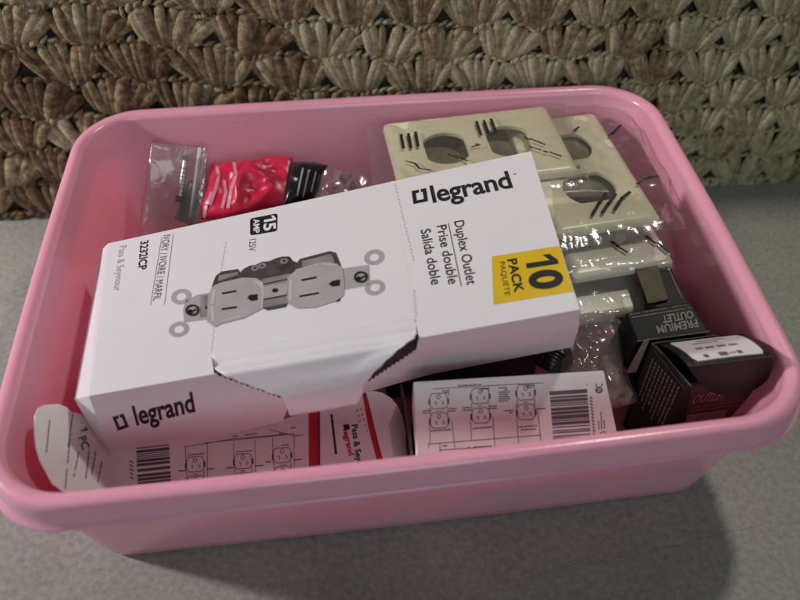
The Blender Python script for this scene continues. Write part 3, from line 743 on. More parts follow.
def front_diagram_box():
    Z = Plane((0.0056, -0.0935, 0.100), (0.03, -0.70, 0.71))
    TL, TR, BR, BL = Z.at((413, 381.5)), Z.at((604, 370)), Z.at((621, 450)), Z.at((417, 470))
    t = thing('outlet_box', 'white outlet box with wiring diagrams and barcode, behind the middle of the front rim', 'outlet box', ((TL.x + TR.x) / 2, (TL.y + BL.y) / 2, 0.006))
    card_box(t, 'box_body', (TL, TR, BR, BL), 0.050, M['box_white'], n=Vector((0, .22, -1)))
    x = Print(Z)
    for cx, cy_ in ((439, 411), (480.5, 406), (526, 402.5)): duplex_icon(x, (cx, cy_), (8.7, -0.4), (0.6, 17.5))
    # wires
    x.stroke([(433, 389), (528, 383.5), (543, 383)], .0003); x.stroke([(449, 388), (449, 396)], .0003); x.stroke([(489, 386), (489, 392)], .0003); x.stroke([(534, 383), (534, 388)], .0003)
    for pts in ([(430, 425), (430, 443)], [(452, 421), (455, 449)], [(470.5, 416), (471.5, 440)], [(493, 418), (495, 447)], [(516, 404), (518.5, 443)], [(538, 412), (541, 441)],
                [(429, 444), (471.5, 440.5), (541, 435)], [(439.5, 450), (495, 446.5), (545, 443)], [(428.5, 443), (428.5, 448)], [(440, 443), (440, 454)]): x.stroke(pts, .0003)
    for a, b in (((458, 386), (483, 384.5)), ((431, 431), (451, 429.5)), ((473, 428.5), (492, 427)), ((519, 427), (537, 425.5)), ((521, 430), (536, 429)), ((468, 447.5), (493, 446)), ((443, 446), (447, 445.6)),
                 ((423, 411), (431, 410.3)), ((423, 413.2), (431, 412.6)), ((449, 409), (457, 408.4)), ((449, 411.3), (457, 410.7)), ((463, 408), (471, 407.5)), ((463, 410.5), (471, 410)), ((489, 406.5), (497, 406)), ((489, 408.8), (497, 408.3)),
                 ((505, 411), (513, 410.4)), ((505, 413.2), (513, 412.6)), ((537, 409), (545, 408.5)), ((441, 391), (448, 390.6)), ((441, 393), (448, 392.6)), ((481, 389), (488, 388.6)), ((481, 391), (488, 390.6)), ((527, 386), (533, 385.6)), ((527, 388), (533, 387.6))):
        x.greek(a, b, .00055, 0.7, 2.4)
    for k in range(7): x.greek((499, 388 + 2.2 * k), (508 + (k % 3), 387.6 + 2.2 * k), .0005, 0.75, 2.5)
    barcode(x, (549.5, 391.5), (587, 389), (554, 446), 34, 5)
    for k in range(13): x.text('0123456789'[(k * 7 + 5) % 10], (589.5 + .25 * k, 397 + 3.3 * k), (589.8 + .25 * k, 399.4 + 3.3 * k), (592.8 + .25 * k, 396.6 + 3.3 * k)) if False else x.stroke([(590 + .3 * k, 397 + 3.3 * k), (592 + .3 * k, 398.4 + 3.3 * k)], .0006)
    x.ellipse((587, 384.5), (0.9, 0), (0, 0.7)); x.ellipse((599, 390), (3.6, -.2), (.2, 3.2))
    x.stroke([(596.5, 386.5), (596, 384)], .0006); x.stroke([(601.5, 386.3), (602.2, 383.8)], .0006)
    x.ring((603.5, 435.5), (3.8, -.2), (.3, 3.6), .0004); x.text('UL', (601.5, 436.6), (605.6, 436.3), (601.3, 434))
    for xx, y0, y1 in ((598.5, 421, 429), (601, 412, 429), (604, 420, 429)): x.greek((xx, y0), (xx + .7, y1), .0005, 0.7, 2.2)
    x.build('diagram_print', M['ink_soft'], t)
    x = Print(Z, 0.0003); x.stroke([(597.4, 389.4), (600.6, 389)], .0005); x.stroke([(597.6, 391.4), (600.4, 391)], .0004); x.build('diagram_print', M['box_white'], t)
    # small cylinder on the box? none in the photograph
front_diagram_box()

def left_diagram_box():
    Z = Plane((-0.1, -0.0925, 0.0575), (0, -0.50, 0.87))
    TL, TR, BR, BL = Z.at((108, 450)), Z.at((309, 402)), Z.at((320, 478)), Z.at((108, 500))
    t = thing('outlet_box', 'white outlet box with rounded open flap, under the big carton in the near left corner', 'outlet box', (-0.105, -0.083, 0.006))
    card_box(t, 'box_body', (TL, TR, BR, BL), 0.034, M['box_white'], n=Vector((.06, .30, -1)))
    x = Print(Z, 0.0002); x.poly([(308.5, 405), (319, 400), (319.3, 467), (309, 469)]); x.build('red_stripe', M['red_ink'], t)
    x = Print(Z)
    for c in ((195, 466), (243, 463), (282, 457)):
        duplex_icon(x, (c[0] + .4, c[1] + 8), (8.6, -.7), (0.5, 17))
        x.greek((c[0] - 7, c[1] - 11), (c[0] + 9, c[1] - 12.5), .0005, .7, 2.4)
        x.greek((c[0] - 16, c[1] + 5), (c[0] - 10, c[1] + 4.5), .0006, .75, 2.4); x.greek((c[0] + 12, c[1] + 3), (c[0] + 20, c[1] + 2.4), .0006, .75, 2.4)
        x.stroke([(c[0] - 9.5, c[1] - 20), (c[0] - 9, c[1] + 5)], .0003); x.stroke([(c[0] + 12, c[1] - 23), (c[0] + 12.5, c[1] + 22)], .0003)
    x.stroke([(185, 447), (232, 439), (290, 434)], .0003); x.stroke([(205, 443), (294, 434)], .0003); x.stroke([(270, 430), (296, 436), (303, 435)], .0003)
    x.greek((233, 436.5), (257, 433.5), .0005, .7, 2.5); x.greek((279, 434), (283, 433.5), .0005); x.greek((291, 428), (295, 427.5), .0005)
    barcode(x, (136, 448), (169, 444.5), (138, 486), 24, 8)
    for k in range(5): x.stroke([(130 + .1 * k, 461 + 4 * k), (133, 462.6 + 4 * k)], .0006)
    x.build('diagram_print', M['ink_soft'], t)
    # end flap standing up against the pan's left wall
    FP = Plane((-0.160, -0.09, 0.056), (0.92, 0.0, 0.40))
    out = [(34.5, 434), (34.5, 416), (38, 408), (44, 405), (58, 404), (66, 407), (71, 412), (80, 414), (97, 430), (114, 450), (126, 466), (132, 487), (70, 497), (52, 484), (40, 462), (36, 448)]
    bm = bmesh.new(); bm.faces.new([bm.verts.new(FP.at(q, 0.0006)) for q in out])
    f = from_bm('end_flap', bm, M['box_white'], t); solid(f, 0.0005, 0)
    x = Print(FP, 0.0013)
    x.one((80.5, 428), (81.5, 431.5), (87, 426.8)); x.text('PC', (78.5, 438), (83, 450), (86, 436), .01)
    for a, b in (((50, 420), (46.5, 452)), ((73, 414), (68.5, 446)), ((70, 440), (65.5, 488)), ((79, 452), (74, 476)), ((90, 448), (86, 478)), ((96, 452), (92, 474)), ((102, 462), (98, 482))):
        x.greek(a, b, .0006, .72, 3.2)
    x.build('flap_print', M['ink_soft'], t)
left_diagram_box()

def red_white_box():
    Z = Plane(level(.060).at((355, 432)), (0, -0.50, 0.87))
    t = thing('outlet_box', 'red edged white outlet box with curved open flap, between the two diagram boxes', 'outlet box', (-0.028, -0.09, 0.006))
    cs = [Z.at(q) for q in ((319.5, 400), (365, 388), (386, 472), (320, 478))]
    card_box(t, 'box_body', cs, 0.046, M['box_white'], n=Vector((0, .30, -1)))
    x = Print(Z, .0002)
    x.poly([(362, 392), (365.5, 392), (372, 418), (383.5, 462), (377.5, 463), (368.5, 428)])
    for i in range(6):
        for j in range(9):
            q = (353 + 4 * i + 1.5 * j, 412 + 5.5 * j - 1.5 * i)
            if i * 4.0 - j * .5 > 2 + .8 * j * (j > 2) and q[0] < 360 + (q[1] - 392) * .28: x.ellipse(q, (0.85, 0), (0, .85), 8)
    x.text('legrand', (343, 430), (349, 456), (348.5, 429), .03)
    x.build('red_print', M['red_ink'], t)
    x = Print(Z, .0002)
    x.text('Pass & Seymour', (351.5, 425), (359, 481), (357.5, 423.5), .02)
    x.poly([(343, 425), (349, 424), (350, 429), (344, 430)])
    x.greek((331.5, 415), (336, 454), .0012, .6, 1.8)
    x.build('lettering', M['ink'], t)
    # white flap at its right end: a flat part and a part folded down
    FA = Z.off(.0018); bm = bmesh.new(); mp = {}
    FB = Plane(FA.at((391, 430)), (.72, -.35, .60))
    def v(px, pl):
        k = px
        if k not in mp: mp[k] = bm.verts.new(pl.at(px))
        return mp[k]
    bm.faces.new([v(q, FA) for q in ((366, 392), (374, 391), (383, 393), (391, 398), (396.5, 404.5), (388.5, 424), (394.5, 466), (385, 467), (379, 445), (371, 412))])
    bm.faces.new([v((396.5, 404.5), FA), v((402, 416), FB), v((405.5, 432), FB), v((406, 467), FB), v((394.5, 466), FA), v((388.5, 424), FA)])
    o = from_bm('end_flap', bm, M['box_white'], t); solid(o, .0005, 0)
    # thin red side wall facing the near left box
    dn = Vector((-.0005, .011, -.035)); e = Vector((-.0006, 0, -.0004)); x = [cs[0] + e, cs[3] + e, cs[3] + dn, cs[0] + dn]
    from_lists('red_side', x, [(0, 1, 2, 3)], M['red_ink'], t)
red_white_box()

def open_black_box():
    z = 0.098; Z = level(z)
    A, B, C = Z.at((651, 343)), Z.at((690, 384)), Z.at((757, 375)); D = A + (C - B)
    t = thing('outlet_box', 'black outlet box standing on end with white label on its open lid', 'outlet box', ((A.x + C.x) / 2, (A.y + C.y) / 2, 0.006))
    # open-topped body: four walls and bottom, leaning a little
    bm = bmesh.new(); tp = [bm.verts.new(p) for p in (A, B, C, D)]
    sh = Vector((0.004, 0.008, -0.091)); bt = [bm.verts.new(p + sh) for p in (A, B, C, D)]
    for i in range(4): bm.faces.new((tp[i], bt[i], bt[(i + 1) % 4], tp[(i + 1) % 4]))
    bm.faces.new(bt)
    o = from_bm('box_body', bm, M['box_black'], t); bevel(o, .0007, 2); solid(o, .0007, -1)
    LEFT = Plane(A, (B - A).cross(sh)); FR = Plane(B, (C - B).cross(sh))
    x = Print(LEFT, .0004)
    for k in range(9):
        f = 0.16 + k * 0.085; a = A.lerp(B, f); g0 = a + sh * .10; g1 = a + sh * (.52 + .05 * (k % 3))
        d = LEFT.n * .0004; s = (B - A).normalized() * .0005; tt_ = 0.0
        ln = (g1 - g0).length; u = (g1 - g0).normalized()
        while tt_ < ln:
            e = min(ln, tt_ + random.uniform(.001, .004)); i = len(x.vs)
            x.vs += [g0 + u * tt_ - s + d, g0 + u * e - s + d, g0 + u * e + s + d, g0 + u * tt_ + s + d]; x.fs.append((i, i + 1, i + 2, i + 3)); tt_ = e + .0011
    x.build('side_print', M['grey_print'], t)
    x = Print(LEFT, .0004); x.stroke([(656.5, 346), (691, 386)], .0007); x.stroke([(653, 349), (684, 388)], .0004); x.build('side_stripe', M['box_edge'], t)
    x = Print(FR, .0002); x.poly([(691.5, 386), (755, 377.5), (748, 420), (684, 428)]); x.build('front_print', mat('dark_maroon_print', (.050, .026, .022), .45, .3, 150), t)
    x = Print(FR, .0005)
    x.text('OUTLET', (691, 403.5), (724, 399), (690.5, 395.5), .02); x.stroke([(692, 411), (752, 402.5)], .0007); x.stroke([(692, 407.5), (753, 399)], .0005)
    x.build('lettering', M['rust_print'], t)
    x = Print(FR, .0004); x.poly([(688, 415), (728, 409), (722, 425), (680, 430)]); x.build('product_picture', M['salmon_print'], t)
    # lid hinged on the far edge, rising towards the front
    hb0, hb1 = A.copy(), D.copy()
    fl0 = Plane((0, -0.111, 0.117), (0, 1, 0)).at((689, 366)); fl1 = Plane((0, -0.111, 0.117), (0, 1, 0)).at((772, 356))
    hb0 = Plane(A + Vector((0, 0.001, 0.001)), (0, 1, 0)).at((657, 344)); hb1 = Plane(A + Vector((0, 0.001, 0.001)), (0, 1, 0)).at((741, 334))
    vs, fs = [], []; nU, nV = 10, 8
    for j in range(nV + 1):
        f = j / nV
        for i in range(nU + 1):
            g = i / nU; p = hb0.lerp(hb1, g).lerp(fl0.lerp(fl1, g), f)
            p = p + Vector((0, 0, .0022 * math.sin(math.pi * f) + .001 * math.sin(math.pi * g) * f)); vs.append(p)
    for j in range(nV):
        for i in range(nU):
            k = j * (nU + 1) + i; fs.append((k, k + 1, k + nU + 2, k + nU + 1))
    lid = from_lists('lid', vs, fs, M['box_black'], t, True); solid(lid, .0006, 0)
    # white label on the lid follows its curve
    def lp(g, f, lift=.0008):
        p = hb0.lerp(hb1, g).lerp(fl0.lerp(fl1, g), f)
        return p + Vector((0, -.4 * lift, lift + .0022 * math.sin(math.pi * f) + .001 * math.sin(math.pi * g) * f))
    vs, fs = [], []
    for j in range(9):
        f = .06 + .86 * j / 8
        for i in range(11):
            e = .03 if j in (0, 8) else .0
            vs.append(lp(.10 + e + (.84 - 2 * e) * i / 10, f))
    for j in range(8):
        for i in range(10): k = j * 11 + i; fs.append((k, k + 1, k + 12, k + 11))
    lab = from_lists('label', vs, fs, M['white_ink'], lid, True)
    vs, fs = [], []
    def dash(g0, g1, f, hw):
        i = len(vs); vs.extend([lp(g0, f - hw, .0011), lp(g1, f - hw, .0011), lp(g1, f + hw, .0011), lp(g0, f + hw, .0011)]); fs.append((i, i + 1, i + 2, i + 3))
    for f, a, b, hw in ((.18, .38, .72, .018), (.30, .30, .60, .015), (.52, .25, .33, .03), (.52, .36, .46, .03), (.52, .50, .60, .03), (.52, .64, .74, .03), (.80, .42, .52, .06), (.80, .54, .62, .015), (.80, .64, .70, .05), (.80, .24, .30, .05)):
        g = a
        while g < b: dash(g, min(b, g + .022), f, hw); g += .03
    from_lists('lettering', vs, fs, M['ink_soft'], lab)
    # tongue hanging from the front edge of the lid
    TP = Plane(fl0 + Vector((0, -0.0005, 0)), Vector((0, -1, -.12)))
    x = [(688, 366), (692, 373), (700, 384), (712, 392), (728, 396), (744, 394), (757, 388), (767, 380), (772.5, 366), (772, 356)]
    bm = bmesh.new(); bm.faces.new([bm.verts.new(TP.at(q)) for q in x]); o = from_bm('lid_tongue', bm, M['box_black'], t); solid(o, .0006, 0)
    # raw card edges on the near left side of the opening
    x = [A + Vector((-.0045, 0, .002)), A + Vector((-.001, .001, .003)), A + Vector((-.002, .002, -.028)), A + Vector((-.008, .001, -.026))]
    o = from_lists('side_flap', x, [(0, 1, 2, 3)], M['box_edge'], t); solid(o, .0005, 0)
open_black_box()

def premium_box():
    # face tilted up towards the camera
    p0 = level(0.0815).at((640, 341)); n = Vector((-.22, -.25, .95))
    FPL = Plane(p0, n)
    c = [FPL.at(q) for q in ((626, 312.5), (690, 302), (709, 332), (637, 341.5))]
    t = thing('outlet_box', 'black outlet box with PREMIUM OUTLET upside down in grey, behind the open black box', 'outlet box', sum(c, Vector()) / 4 - Vector((0, 0, .05)))
    card_box(t, 'box_body', c, 0.06, M['box_black'], n=Vector((-.12, .1, -1)))
    x = Print(FPL, .0003)
    x.text('PREMIUM', (696.5, 319.2), (656, 326), (698.5, 327), .02)
    x.text('OUTLET', (692, 310.6), (661.5, 315.8), (693.8, 318), .02)
    x.build('lettering', M['grey_print'], t)
    x = Print(FPL, .0003)
    x.greek((632, 317.5), (690, 308), .0007, .75, 3); x.greek((630, 314.5), (688, 304.5), .0006, .75, 3)
    x.stroke([(637.5, 341), (709, 331.5)], .0006); x.build('face_print', M['box_edge'], t)
premium_box()

def plain_black_box():
    c = [level(0.080).at(q) for q in ((646, 262), (668, 262), (690, 304), (655, 308))]
    t = thing('outlet_box', 'plain black box with worn edges, between plate packets and right wall of the pan', 'outlet box', sum(c, Vector()) / 4 - Vector((0, 0, .053)))
    card_box(t, 'box_body', c, .06, M['box_black'], n=Vector((-.15, 0, -1)))
    x = Print(level(0.080), .0003); x.stroke([(667, 265), (682, 298)], .0007); x.build('worn_edge', M['box_edge'], t)
    o = from_lists('card_strip', [level(.0815).at(q) for q in ((634, 266), (656, 262), (668, 300), (648, 304))], [(0, 1, 2, 3)], M['brown_card'])
    solid(o, .0012, 0)
    tag(o, 'brown cardboard strip lying between the lowest plate packet and the black box', 'cardboard')
plain_black_box()

# ------------------------------------------------------------------ wall plates in clear film
def plate_mesh(name, L_, W_, m, parent, O, X, Y, Nn, holes=(-.0215, .0215)):
    """duplex wall plate, long along X; two openings flattened at their ends; rounded edge"""
    bm = bmesh.new()
    def rr(hx, hy, r, k=5):
        o = []
        for cx, cy_, a0 in ((hx - r, hy - r, 0), (-hx + r, hy - r, 90), (-hx + r, -hy + r, 180), (hx - r, -hy + r, 270)):
            for i in range(k + 1):
                a = math.radians(a0 + 90 * i / k); o.append((cx + r * math.cos(a), cy_ + r * math.sin(a)))
        return o
    def hole(cx):
        r, fl = .0170, .0140; o = []
        for i in range(40):
            a = 2 * math.pi * i / 40; o.append((cx + max(-fl, min(fl, r * math.cos(a))), r * math.sin(a)))
        return o
    put = lambda x, y, z: O + X * x + Y * y + Nn * z
    loops = [[put(x, y, 0) for x, y in rr(L_ / 2 - .004, W_ / 2 - .004, .002)]] + [[put(x, y, 0) for x, y in hole(c)] for c in holes]
    if True:
        sc = [[put(.0018 * math.cos(2 * math.pi * i / 10), .0018 * math.sin(2 * math.pi * i / 10), 0) for i in range(10)]]
        loops += sc
    flat = [p for l in loops for p in l]
    bv = [bm.verts.new(p) for p in flat]
    for tri in tessellate_polygon([[Vector((( p - O).dot(X), (p - O).dot(Y), 0)) for p in l] for l in loops]):
        try: bm.faces.new([bv[i] for i in tri])
        except ValueError: pass
    # bevelled skirt and the walls of the openings
    n0 = len(loops[0]); prev = bv[:n0]
    for ins, dz in ((.0022, -.0006), (.0006, -.0022), (0, -.0055)):
        cur = [bm.verts.new(put(x, y, dz)) for x, y in rr(L_ / 2 - ins, W_ / 2 - ins, .003)]
        for i in range(n0): bm.faces.new((prev[i], cur[i], cur[(i + 1) % n0], prev[(i + 1) % n0]))
        prev = cur
    i0 = n0
    for l in loops[1:]:
        k = len(l); a = bv[i0:i0 + k]; b = [bm.verts.new(p - Nn * .0024) for p in l]; i0 += k
        for i in range(k): bm.faces.new((a[i], b[i], b[(i + 1) % k], a[(i + 1) % k]))
    return autosmooth(from_bm(name, bm, m, parent), 35)

def film_sheet(name, parent, c, wrinkle=.0016, seed=0, ov=.006, m=None, drop=.0028, nx=44, ny=34):
    """film drawn over a flat packet: c = four corners, falls away past the edge"""
    a, b, cc, d = c; nn = (b - a).cross(d - a).normalized()
    if nn.z < 0: nn = -nn
    vs, fs = [], []
    for j in range(ny + 1):
        for i in range(nx + 1):
            u, v_ = i / nx, j / ny
            p = a.lerp(b, u).lerp(d.lerp(cc, u), v_)
            e = min(u, 1 - u, v_, 1 - v_); k = max(0, 1 - e / .06)
            q = p * 55 + Vector((seed * 3.1, seed, 0))
            ridge = abs(noise.noise(q)) + .5 * abs(noise.noise(q * 2.3))
            vs.append(p + nn * (.0009 + wrinkle * (.7 - ridge * 1.5) - drop * k * k))
    for j in range(ny):
        for i in range(nx):
            k = j * (nx + 1) + i; fs.append((k, k + 1, k + nx + 2, k + nx + 1))
    return from_lists(name, vs, fs, m or M['film'], parent, True)

GP = 'wall plates wrapped in clear film'
def plate_thing(label, px_c, z, ang, L_, W_, m, tilt=(0, 0), thick_under=.006, seed=0, film_px=None, prints=(), pm='ink', wr=.0024, holes=(-.0215, .0215)):
    O = Vector(px_c)
    X = Vector((math.cos(ang), math.sin(ang), tilt[0])).normalized(); Nn = X.cross(Vector((-math.sin(ang), math.cos(ang), tilt[1]))).normalized(); Y = Nn.cross(X)
    t = thing('wall_plate', label, 'wall plate', O - Nn * .006, GP)
    plate_mesh('plate', L_, W_, m, t, O, X, Y, Nn, holes)
    pl = Plane(O, Nn)
    if film_px: film_sheet('film_wrap', t, [pl.at(q) for q in film_px], wr, seed)
    groups = []
    for pr in prints:                                  # marks that sit together are one print
        g = next((g for g in groups if any(math.dist(a, b) < 14 for o in g for a in o[0] for b in pr[0])), None)
        if g is None: groups.append([pr])
        else: g.append(pr)
    for g in groups:
        x = Print(pl, .0021)
        for pr in g: x.stroke(pr[0], pr[1])
        x.build('film_print', M[pm], t)
    return t, pl

a1 = math.atan2(.1318 - .1235, .1264 - .012)
plate_thing('ivory wall plate lying crosswise at the far wall, partly behind the big carton', (0.0705, 0.0915, 0.1075), 0.105, a1 - .01, .117, .0745, M['ivory'], (0, 0), seed=1,
            film_px=[(366, 127), (566, 101), (592, 186), (375, 200)],
            prints=[([(401, 134.5), (403.5, 148)], .0021), ([(408.5, 133.5), (411, 147.5)], .0021), ([(415.5, 132), (418, 146)], .0021),
                    ([(476.5, 121.5), (481, 135)], .0021), ([(484, 120.5), (488.5, 133)], .0021), ([(491, 119), (495.5, 131)], .0021),
                    ([(405.5, 161), (410, 162)], .0010), ([(410, 162), (415, 163.5), (419.5, 168.5)], .0014), ([(420, 168.5), (431, 170)], .0010),
                    ([(448, 154), (458, 158.5)], .0012), ([(455, 155), (468, 161)], .0010), ([(472, 147), (480, 144.5)], .0012),
                    ([(525, 137), (530, 140)], .0010), ([(530, 138.5), (545, 144.5)], .0013), ([(530, 146.5), (541, 150)], .0012), ([(544, 151), (547, 152)], .0016), ([(550, 152), (561, 156)], .0014)])
ov = [Vector(p) for p in ((.016, .128, .0985), (.164, .126, .0955), (.168, .045, .0935), (.018, .050, .0985))]
bm = bmesh.new(); N_ = 14; g = [[bm.verts.new(ov[0].lerp(ov[1], i / N_).lerp(ov[3].lerp(ov[2], i / N_), j / N_) + Vector((0, 0, .0022 * noise.noise(Vector((i * .45, j * .45, 3)))))) for i in range(N_ + 1)] for j in range(N_ + 1)]
for j in range(N_):
    for i in range(N_): bm.faces.new((g[j][i], g[j][i + 1], g[j + 1][i + 1], g[j + 1][i]))
o = solid(from_bm('backing_card', bm, mat('olive_glossy_card', (.20, .18, .115), .28, .5, 45, .3, 60), None, True), .0006, 0)
tag(o, 'dark olive backing card under the ivory plates, showing through their openings', 'card')
a2 = math.atan2(.1285 - .0165, .1618 - .1719)
plate_thing('ivory duplex wall plate lying lengthwise on top of the packets by the right wall', (0.1335, 0.0685, 0.1005), 0.1, a2, .1165, .068, M['ivory'], (0, 0), seed=2,
            film_px=[(540, 104), (624, 100), (688, 226), (556, 250)],
            prints=[([(592, 215), (599, 203), (606, 193)], .0021), ([(602, 213), (608, 204), (616, 194)], .0021), ([(614, 210), (622, 198), (630, 192)], .0022),
                    ([(608, 136), (614, 132)], .0014), ([(612, 134), (621, 125)], .0018), ([(573, 131), (579, 127)], .0016), ([(637, 184), (645, 179), (651, 178)], .0015), ([(648, 177), (658, 176)], .0015)])
plate_thing('white wall plate packet just under the lengthwise ivory plate, second from the bottom', (0.1395, 0.0440, 0.0840), .085, a2, .112, .066, M['white_plate'], (0, 0), seed=3, holes=(),
            film_px=[(550, 215), (668, 206), (676, 266), (560, 272)],
            prints=[([(612, 242), (618, 246)], .0020), ([(617, 246), (627, 252)], .0016), ([(646, 236), (655, 243)], .0018), ([(658, 243), (667, 251)], .0016)])
plate_thing('lowest wall plate packet, cream and puckered, reaching out past the carton corner', (0.1330, 0.0235, 0.0685), .07, a2, .112, .056, M['white_plate'], (0, 0), seed=5, holes=(),
            film_px=[(560, 258), (648, 256), (660, 312), (566, 322)], wr=.0028,
            prints=[([(574, 276.5), (587, 277.5)], .0016), ([(608, 277), (616, 269)], .0020), ([(575, 272), (582, 273)], .0010)])

# ------------------------------------------------------------------ bags
def pillow(name, c, thick, mtl, parent, seed, nx=34, ny=26, crumple=.004, freq=45):
    """closed bag between four corners, fat in the middle, pinched at the edge, crumpled"""
    a, b, cc, d = [Vector(p) for p in c]; nn = (b - a).cross(d - a).normalized()
    if nn.dot(CAM - a) < 0: nn = -nn
    vs, fs = [], []; idx = {}
    for side in (1, -1):
        for j in range(ny + 1):
            for i in range(nx + 1):
                u, v_ = i / nx, j / ny; edge = i in (0, nx) or j in (0, ny)
                if side == -1 and edge: idx[(side, i, j)] = idx[(1, i, j)]; continue
                p = a.lerp(b, u).lerp(d.lerp(cc, u), v_)
                fat = (max(0, math.sin(math.pi * u)) * max(0, math.sin(math.pi * v_))) ** .5
                q = p * freq + Vector((seed * 2.7, seed * 1.3, side * 2)); r = abs(noise.noise(q)) * 1.6 + .6 * abs(noise.noise(q * 2.2)) - .5
                wob = Vector((noise.noise(q + Vector((9, 0, 0))), noise.noise(q + Vector((0, 9, 0))), 0)) * crumple * .7
                idx[(side, i, j)] = len(vs); vs.append(p + nn * side * (thick * fat - crumple * r * (.3 + fat)) + wob)
        for j in range(ny):
            for i in range(nx):
                f = (idx[(side, i, j)], idx[(side, i + 1, j)], idx[(side, i + 1, j + 1)], idx[(side, i, j + 1)])
                fs.append(f if side == 1 else f[::-1])
    return from_lists(name, vs, fs, mtl, parent, True)

# resealable bag against the far wall
def wall_pt(px, y): return Plane((0, y, 0), (0, 1, 0)).at(px)
t = thing('resealable_bag', 'small clear resealable bag leaning on the far left corner with a bolt inside', 'plastic bag', (-.14, .11, .05))
c = [wall_pt((151, 141), .131), wall_pt((208, 147), .128), wall_pt((202, 222), .088), wall_pt((138, 240), .088)]
pillow('bag_film', c, .004, M['bag'], t, 3, crumple=.0012, freq=40)
ZP = Plane(c[0], (c[1] - c[0]).cross(c[3] - c[0]))
for k, (p, q) in enumerate((((201, 147), (193, 217)), ((204.5, 148), (197, 217)))):
    x = Print(ZP, .0032); x.stroke([p, q], .0011); o = x.build('zip_track', M['bag'], t); solid(o, .0012, 0)
x = Print(ZP, .003); x.stroke([(199, 148), (190, 217)], .0014); o = x.build('zip_track', M['white_ink'], t); solid(o, .0006, 0)
def cyl(bm, a, b, r0, r1, n=16, caps=True):
    a, b = Vector(a), Vector(b); d = (b - a).normalized(); x = d.orthogonal().normalized(); y = d.cross(x)
    A = [bm.verts.new(a + (x * math.cos(2 * math.pi * i / n) + y * math.sin(2 * math.pi * i / n)) * r0) for i in range(n)]
    B = [bm.verts.new(b + (x * math.cos(2 * math.pi * i / n) + y * math.sin(2 * math.pi * i / n)) * r1) for i in range(n)]
    for i in range(n): bm.faces.new((A[i], A[(i + 1) % n], B[(i + 1) % n], B[i]))
    if caps: bm.faces.new(A[::-1]); bm.faces.new(B)
ZB = ZP.off(.0005)
t = thing('bolt', 'short steel bolt with a dark threaded tip inside the clear resealable bag', 'bolt', ZB.at((182, 190)))
bm = bmesh.new(); cyl(bm, ZB.at((186, 160)), ZB.at((180, 197)), .0022, .0022); cyl(bm, ZB.at((187, 157)), ZB.at((186, 161)), .0042, .0042, 6)
for k in range(8):
    p = ZB.at((185 - .65 * k, 168 + 4 * k)); q = ZB.at((184.8 - .65 * k, 169.5 + 4 * k)); cyl(bm, p, q, .0027, .0022, 14)
autosmooth(from_bm('shank', bm, M['steel'], t), 40)
bm = bmesh.new(); cyl(bm, ZB.at((180.2, 196)), ZB.at((179, 202)), .0030, .0026); autosmooth(from_bm('dark_tip', bm, M['rubber'], t))
bm = bmesh.new(); cyl(bm, ZB.off(-.004).at((196, 185)), ZB.off(-.004).at((184, 222)), .006, .007); cyl(bm, ZB.off(-.004).at((197, 182)), ZB.off(-.004).at((196, 185)), .0045, .006)
o = autosmooth(from_bm('wall_anchor', bm, mat('dark_grey_plastic', (.07, .065, .07), .4), None)); tag(o, 'dark grey plastic anchor behind the bolt in the clear resealable bag', 'anchor')

# red bag with black band
t = thing('red_bag', 'crumpled red plastic bag with pale stripes and black band, behind the big carton', 'plastic bag', (-.075, .085, .05))
def seg(P0, P1, P2, P3, z): return [level(zz).at(q) for q, zz in zip((P0, P1, P2, P3), z)]
cr = seg((211, 163), (294, 158), (291, 205), (201, 222), (.083, .086, .072, .068))
pillow('red_film', cr, .011, M['red_film'], t, 1, crumple=.0048, freq=48, nx=44, ny=34)
cb = seg((289, 160), (327, 166), (312, 203), (283, 208), (.086, .084, .072, .072))
pillow('black_band', cb, .0105, M['black_film'], t, 2, crumple=.003, freq=50)
cc = seg((322, 166), (375, 178), (360, 204), (308, 208), (.084, .074, .068, .070))
pillow('clear_window', cc, .008, M['bag'], t, 6, crumple=.004, freq=60)
def drape(parent_mesh, lines, wd, name, m, parent, view_lift=.0006):
    """thin printed stripes laid onto a crumpled surface: each point follows the surface below it"""
    from mathutils.bvhtree import BVHTree
    bv = BVHTree.FromPolygons([v.co for v in parent_mesh.data.vertices], [tuple(p.vertices) for p in parent_mesh.data.polygons])
    vs, fs = [], []
    def hit(px):
        d = ray(px).normalized(); h = bv.ray_cast(CAM, d)
        return (h[0] - d * view_lift) if h[0] else None
    for ln in lines:
        prev = None
        for k in range(len(ln) - 1):
            p, q = ln[k], ln[k + 1]; n_ = max(2, int(math.dist(p, q) / 1.5)); L_ = math.dist(p, q); s = (-(q[1] - p[1]) / L_ * wd, (q[0] - p[0]) / L_ * wd)
            for i in range(n_ + 1):
                c_ = (p[0] + (q[0] - p[0]) * i / n_, p[1] + (q[1] - p[1]) * i / n_)
                a_, b_ = hit((c_[0] - s[0], c_[1] - s[1])), hit((c_[0] + s[0], c_[1] + s[1]))
                if a_ is None or b_ is None: prev = None; continue
                i0 = len(vs); vs += [a_, b_]
                if prev is not None: fs.append((prev, i0, i0 + 1, prev + 1))
                prev = i0
    return from_lists(name, vs, fs, m, parent, True)
redm = [o for o in COL.objects if o.name == 'red_film'][0]; blkm = [o for o in COL.objects if o.name == 'black_band'][0]
drape(redm, [[(216, 165), (219, 175), (215, 190), (210, 205)], [(234, 162), (236, 175), (231, 190), (228, 208)], [(212, 192), (206, 205), (204, 218)], [(224, 180), (226, 192), (222, 208)]], 1.6, 'pale_stripe', M['pink_print'], t)
drape(blkm, [[(303, 168), (297, 196)], [(309, 170), (303, 197)], [(316, 172), (311, 192)]], .8, 'pale_print', M['ink_pale'], t)
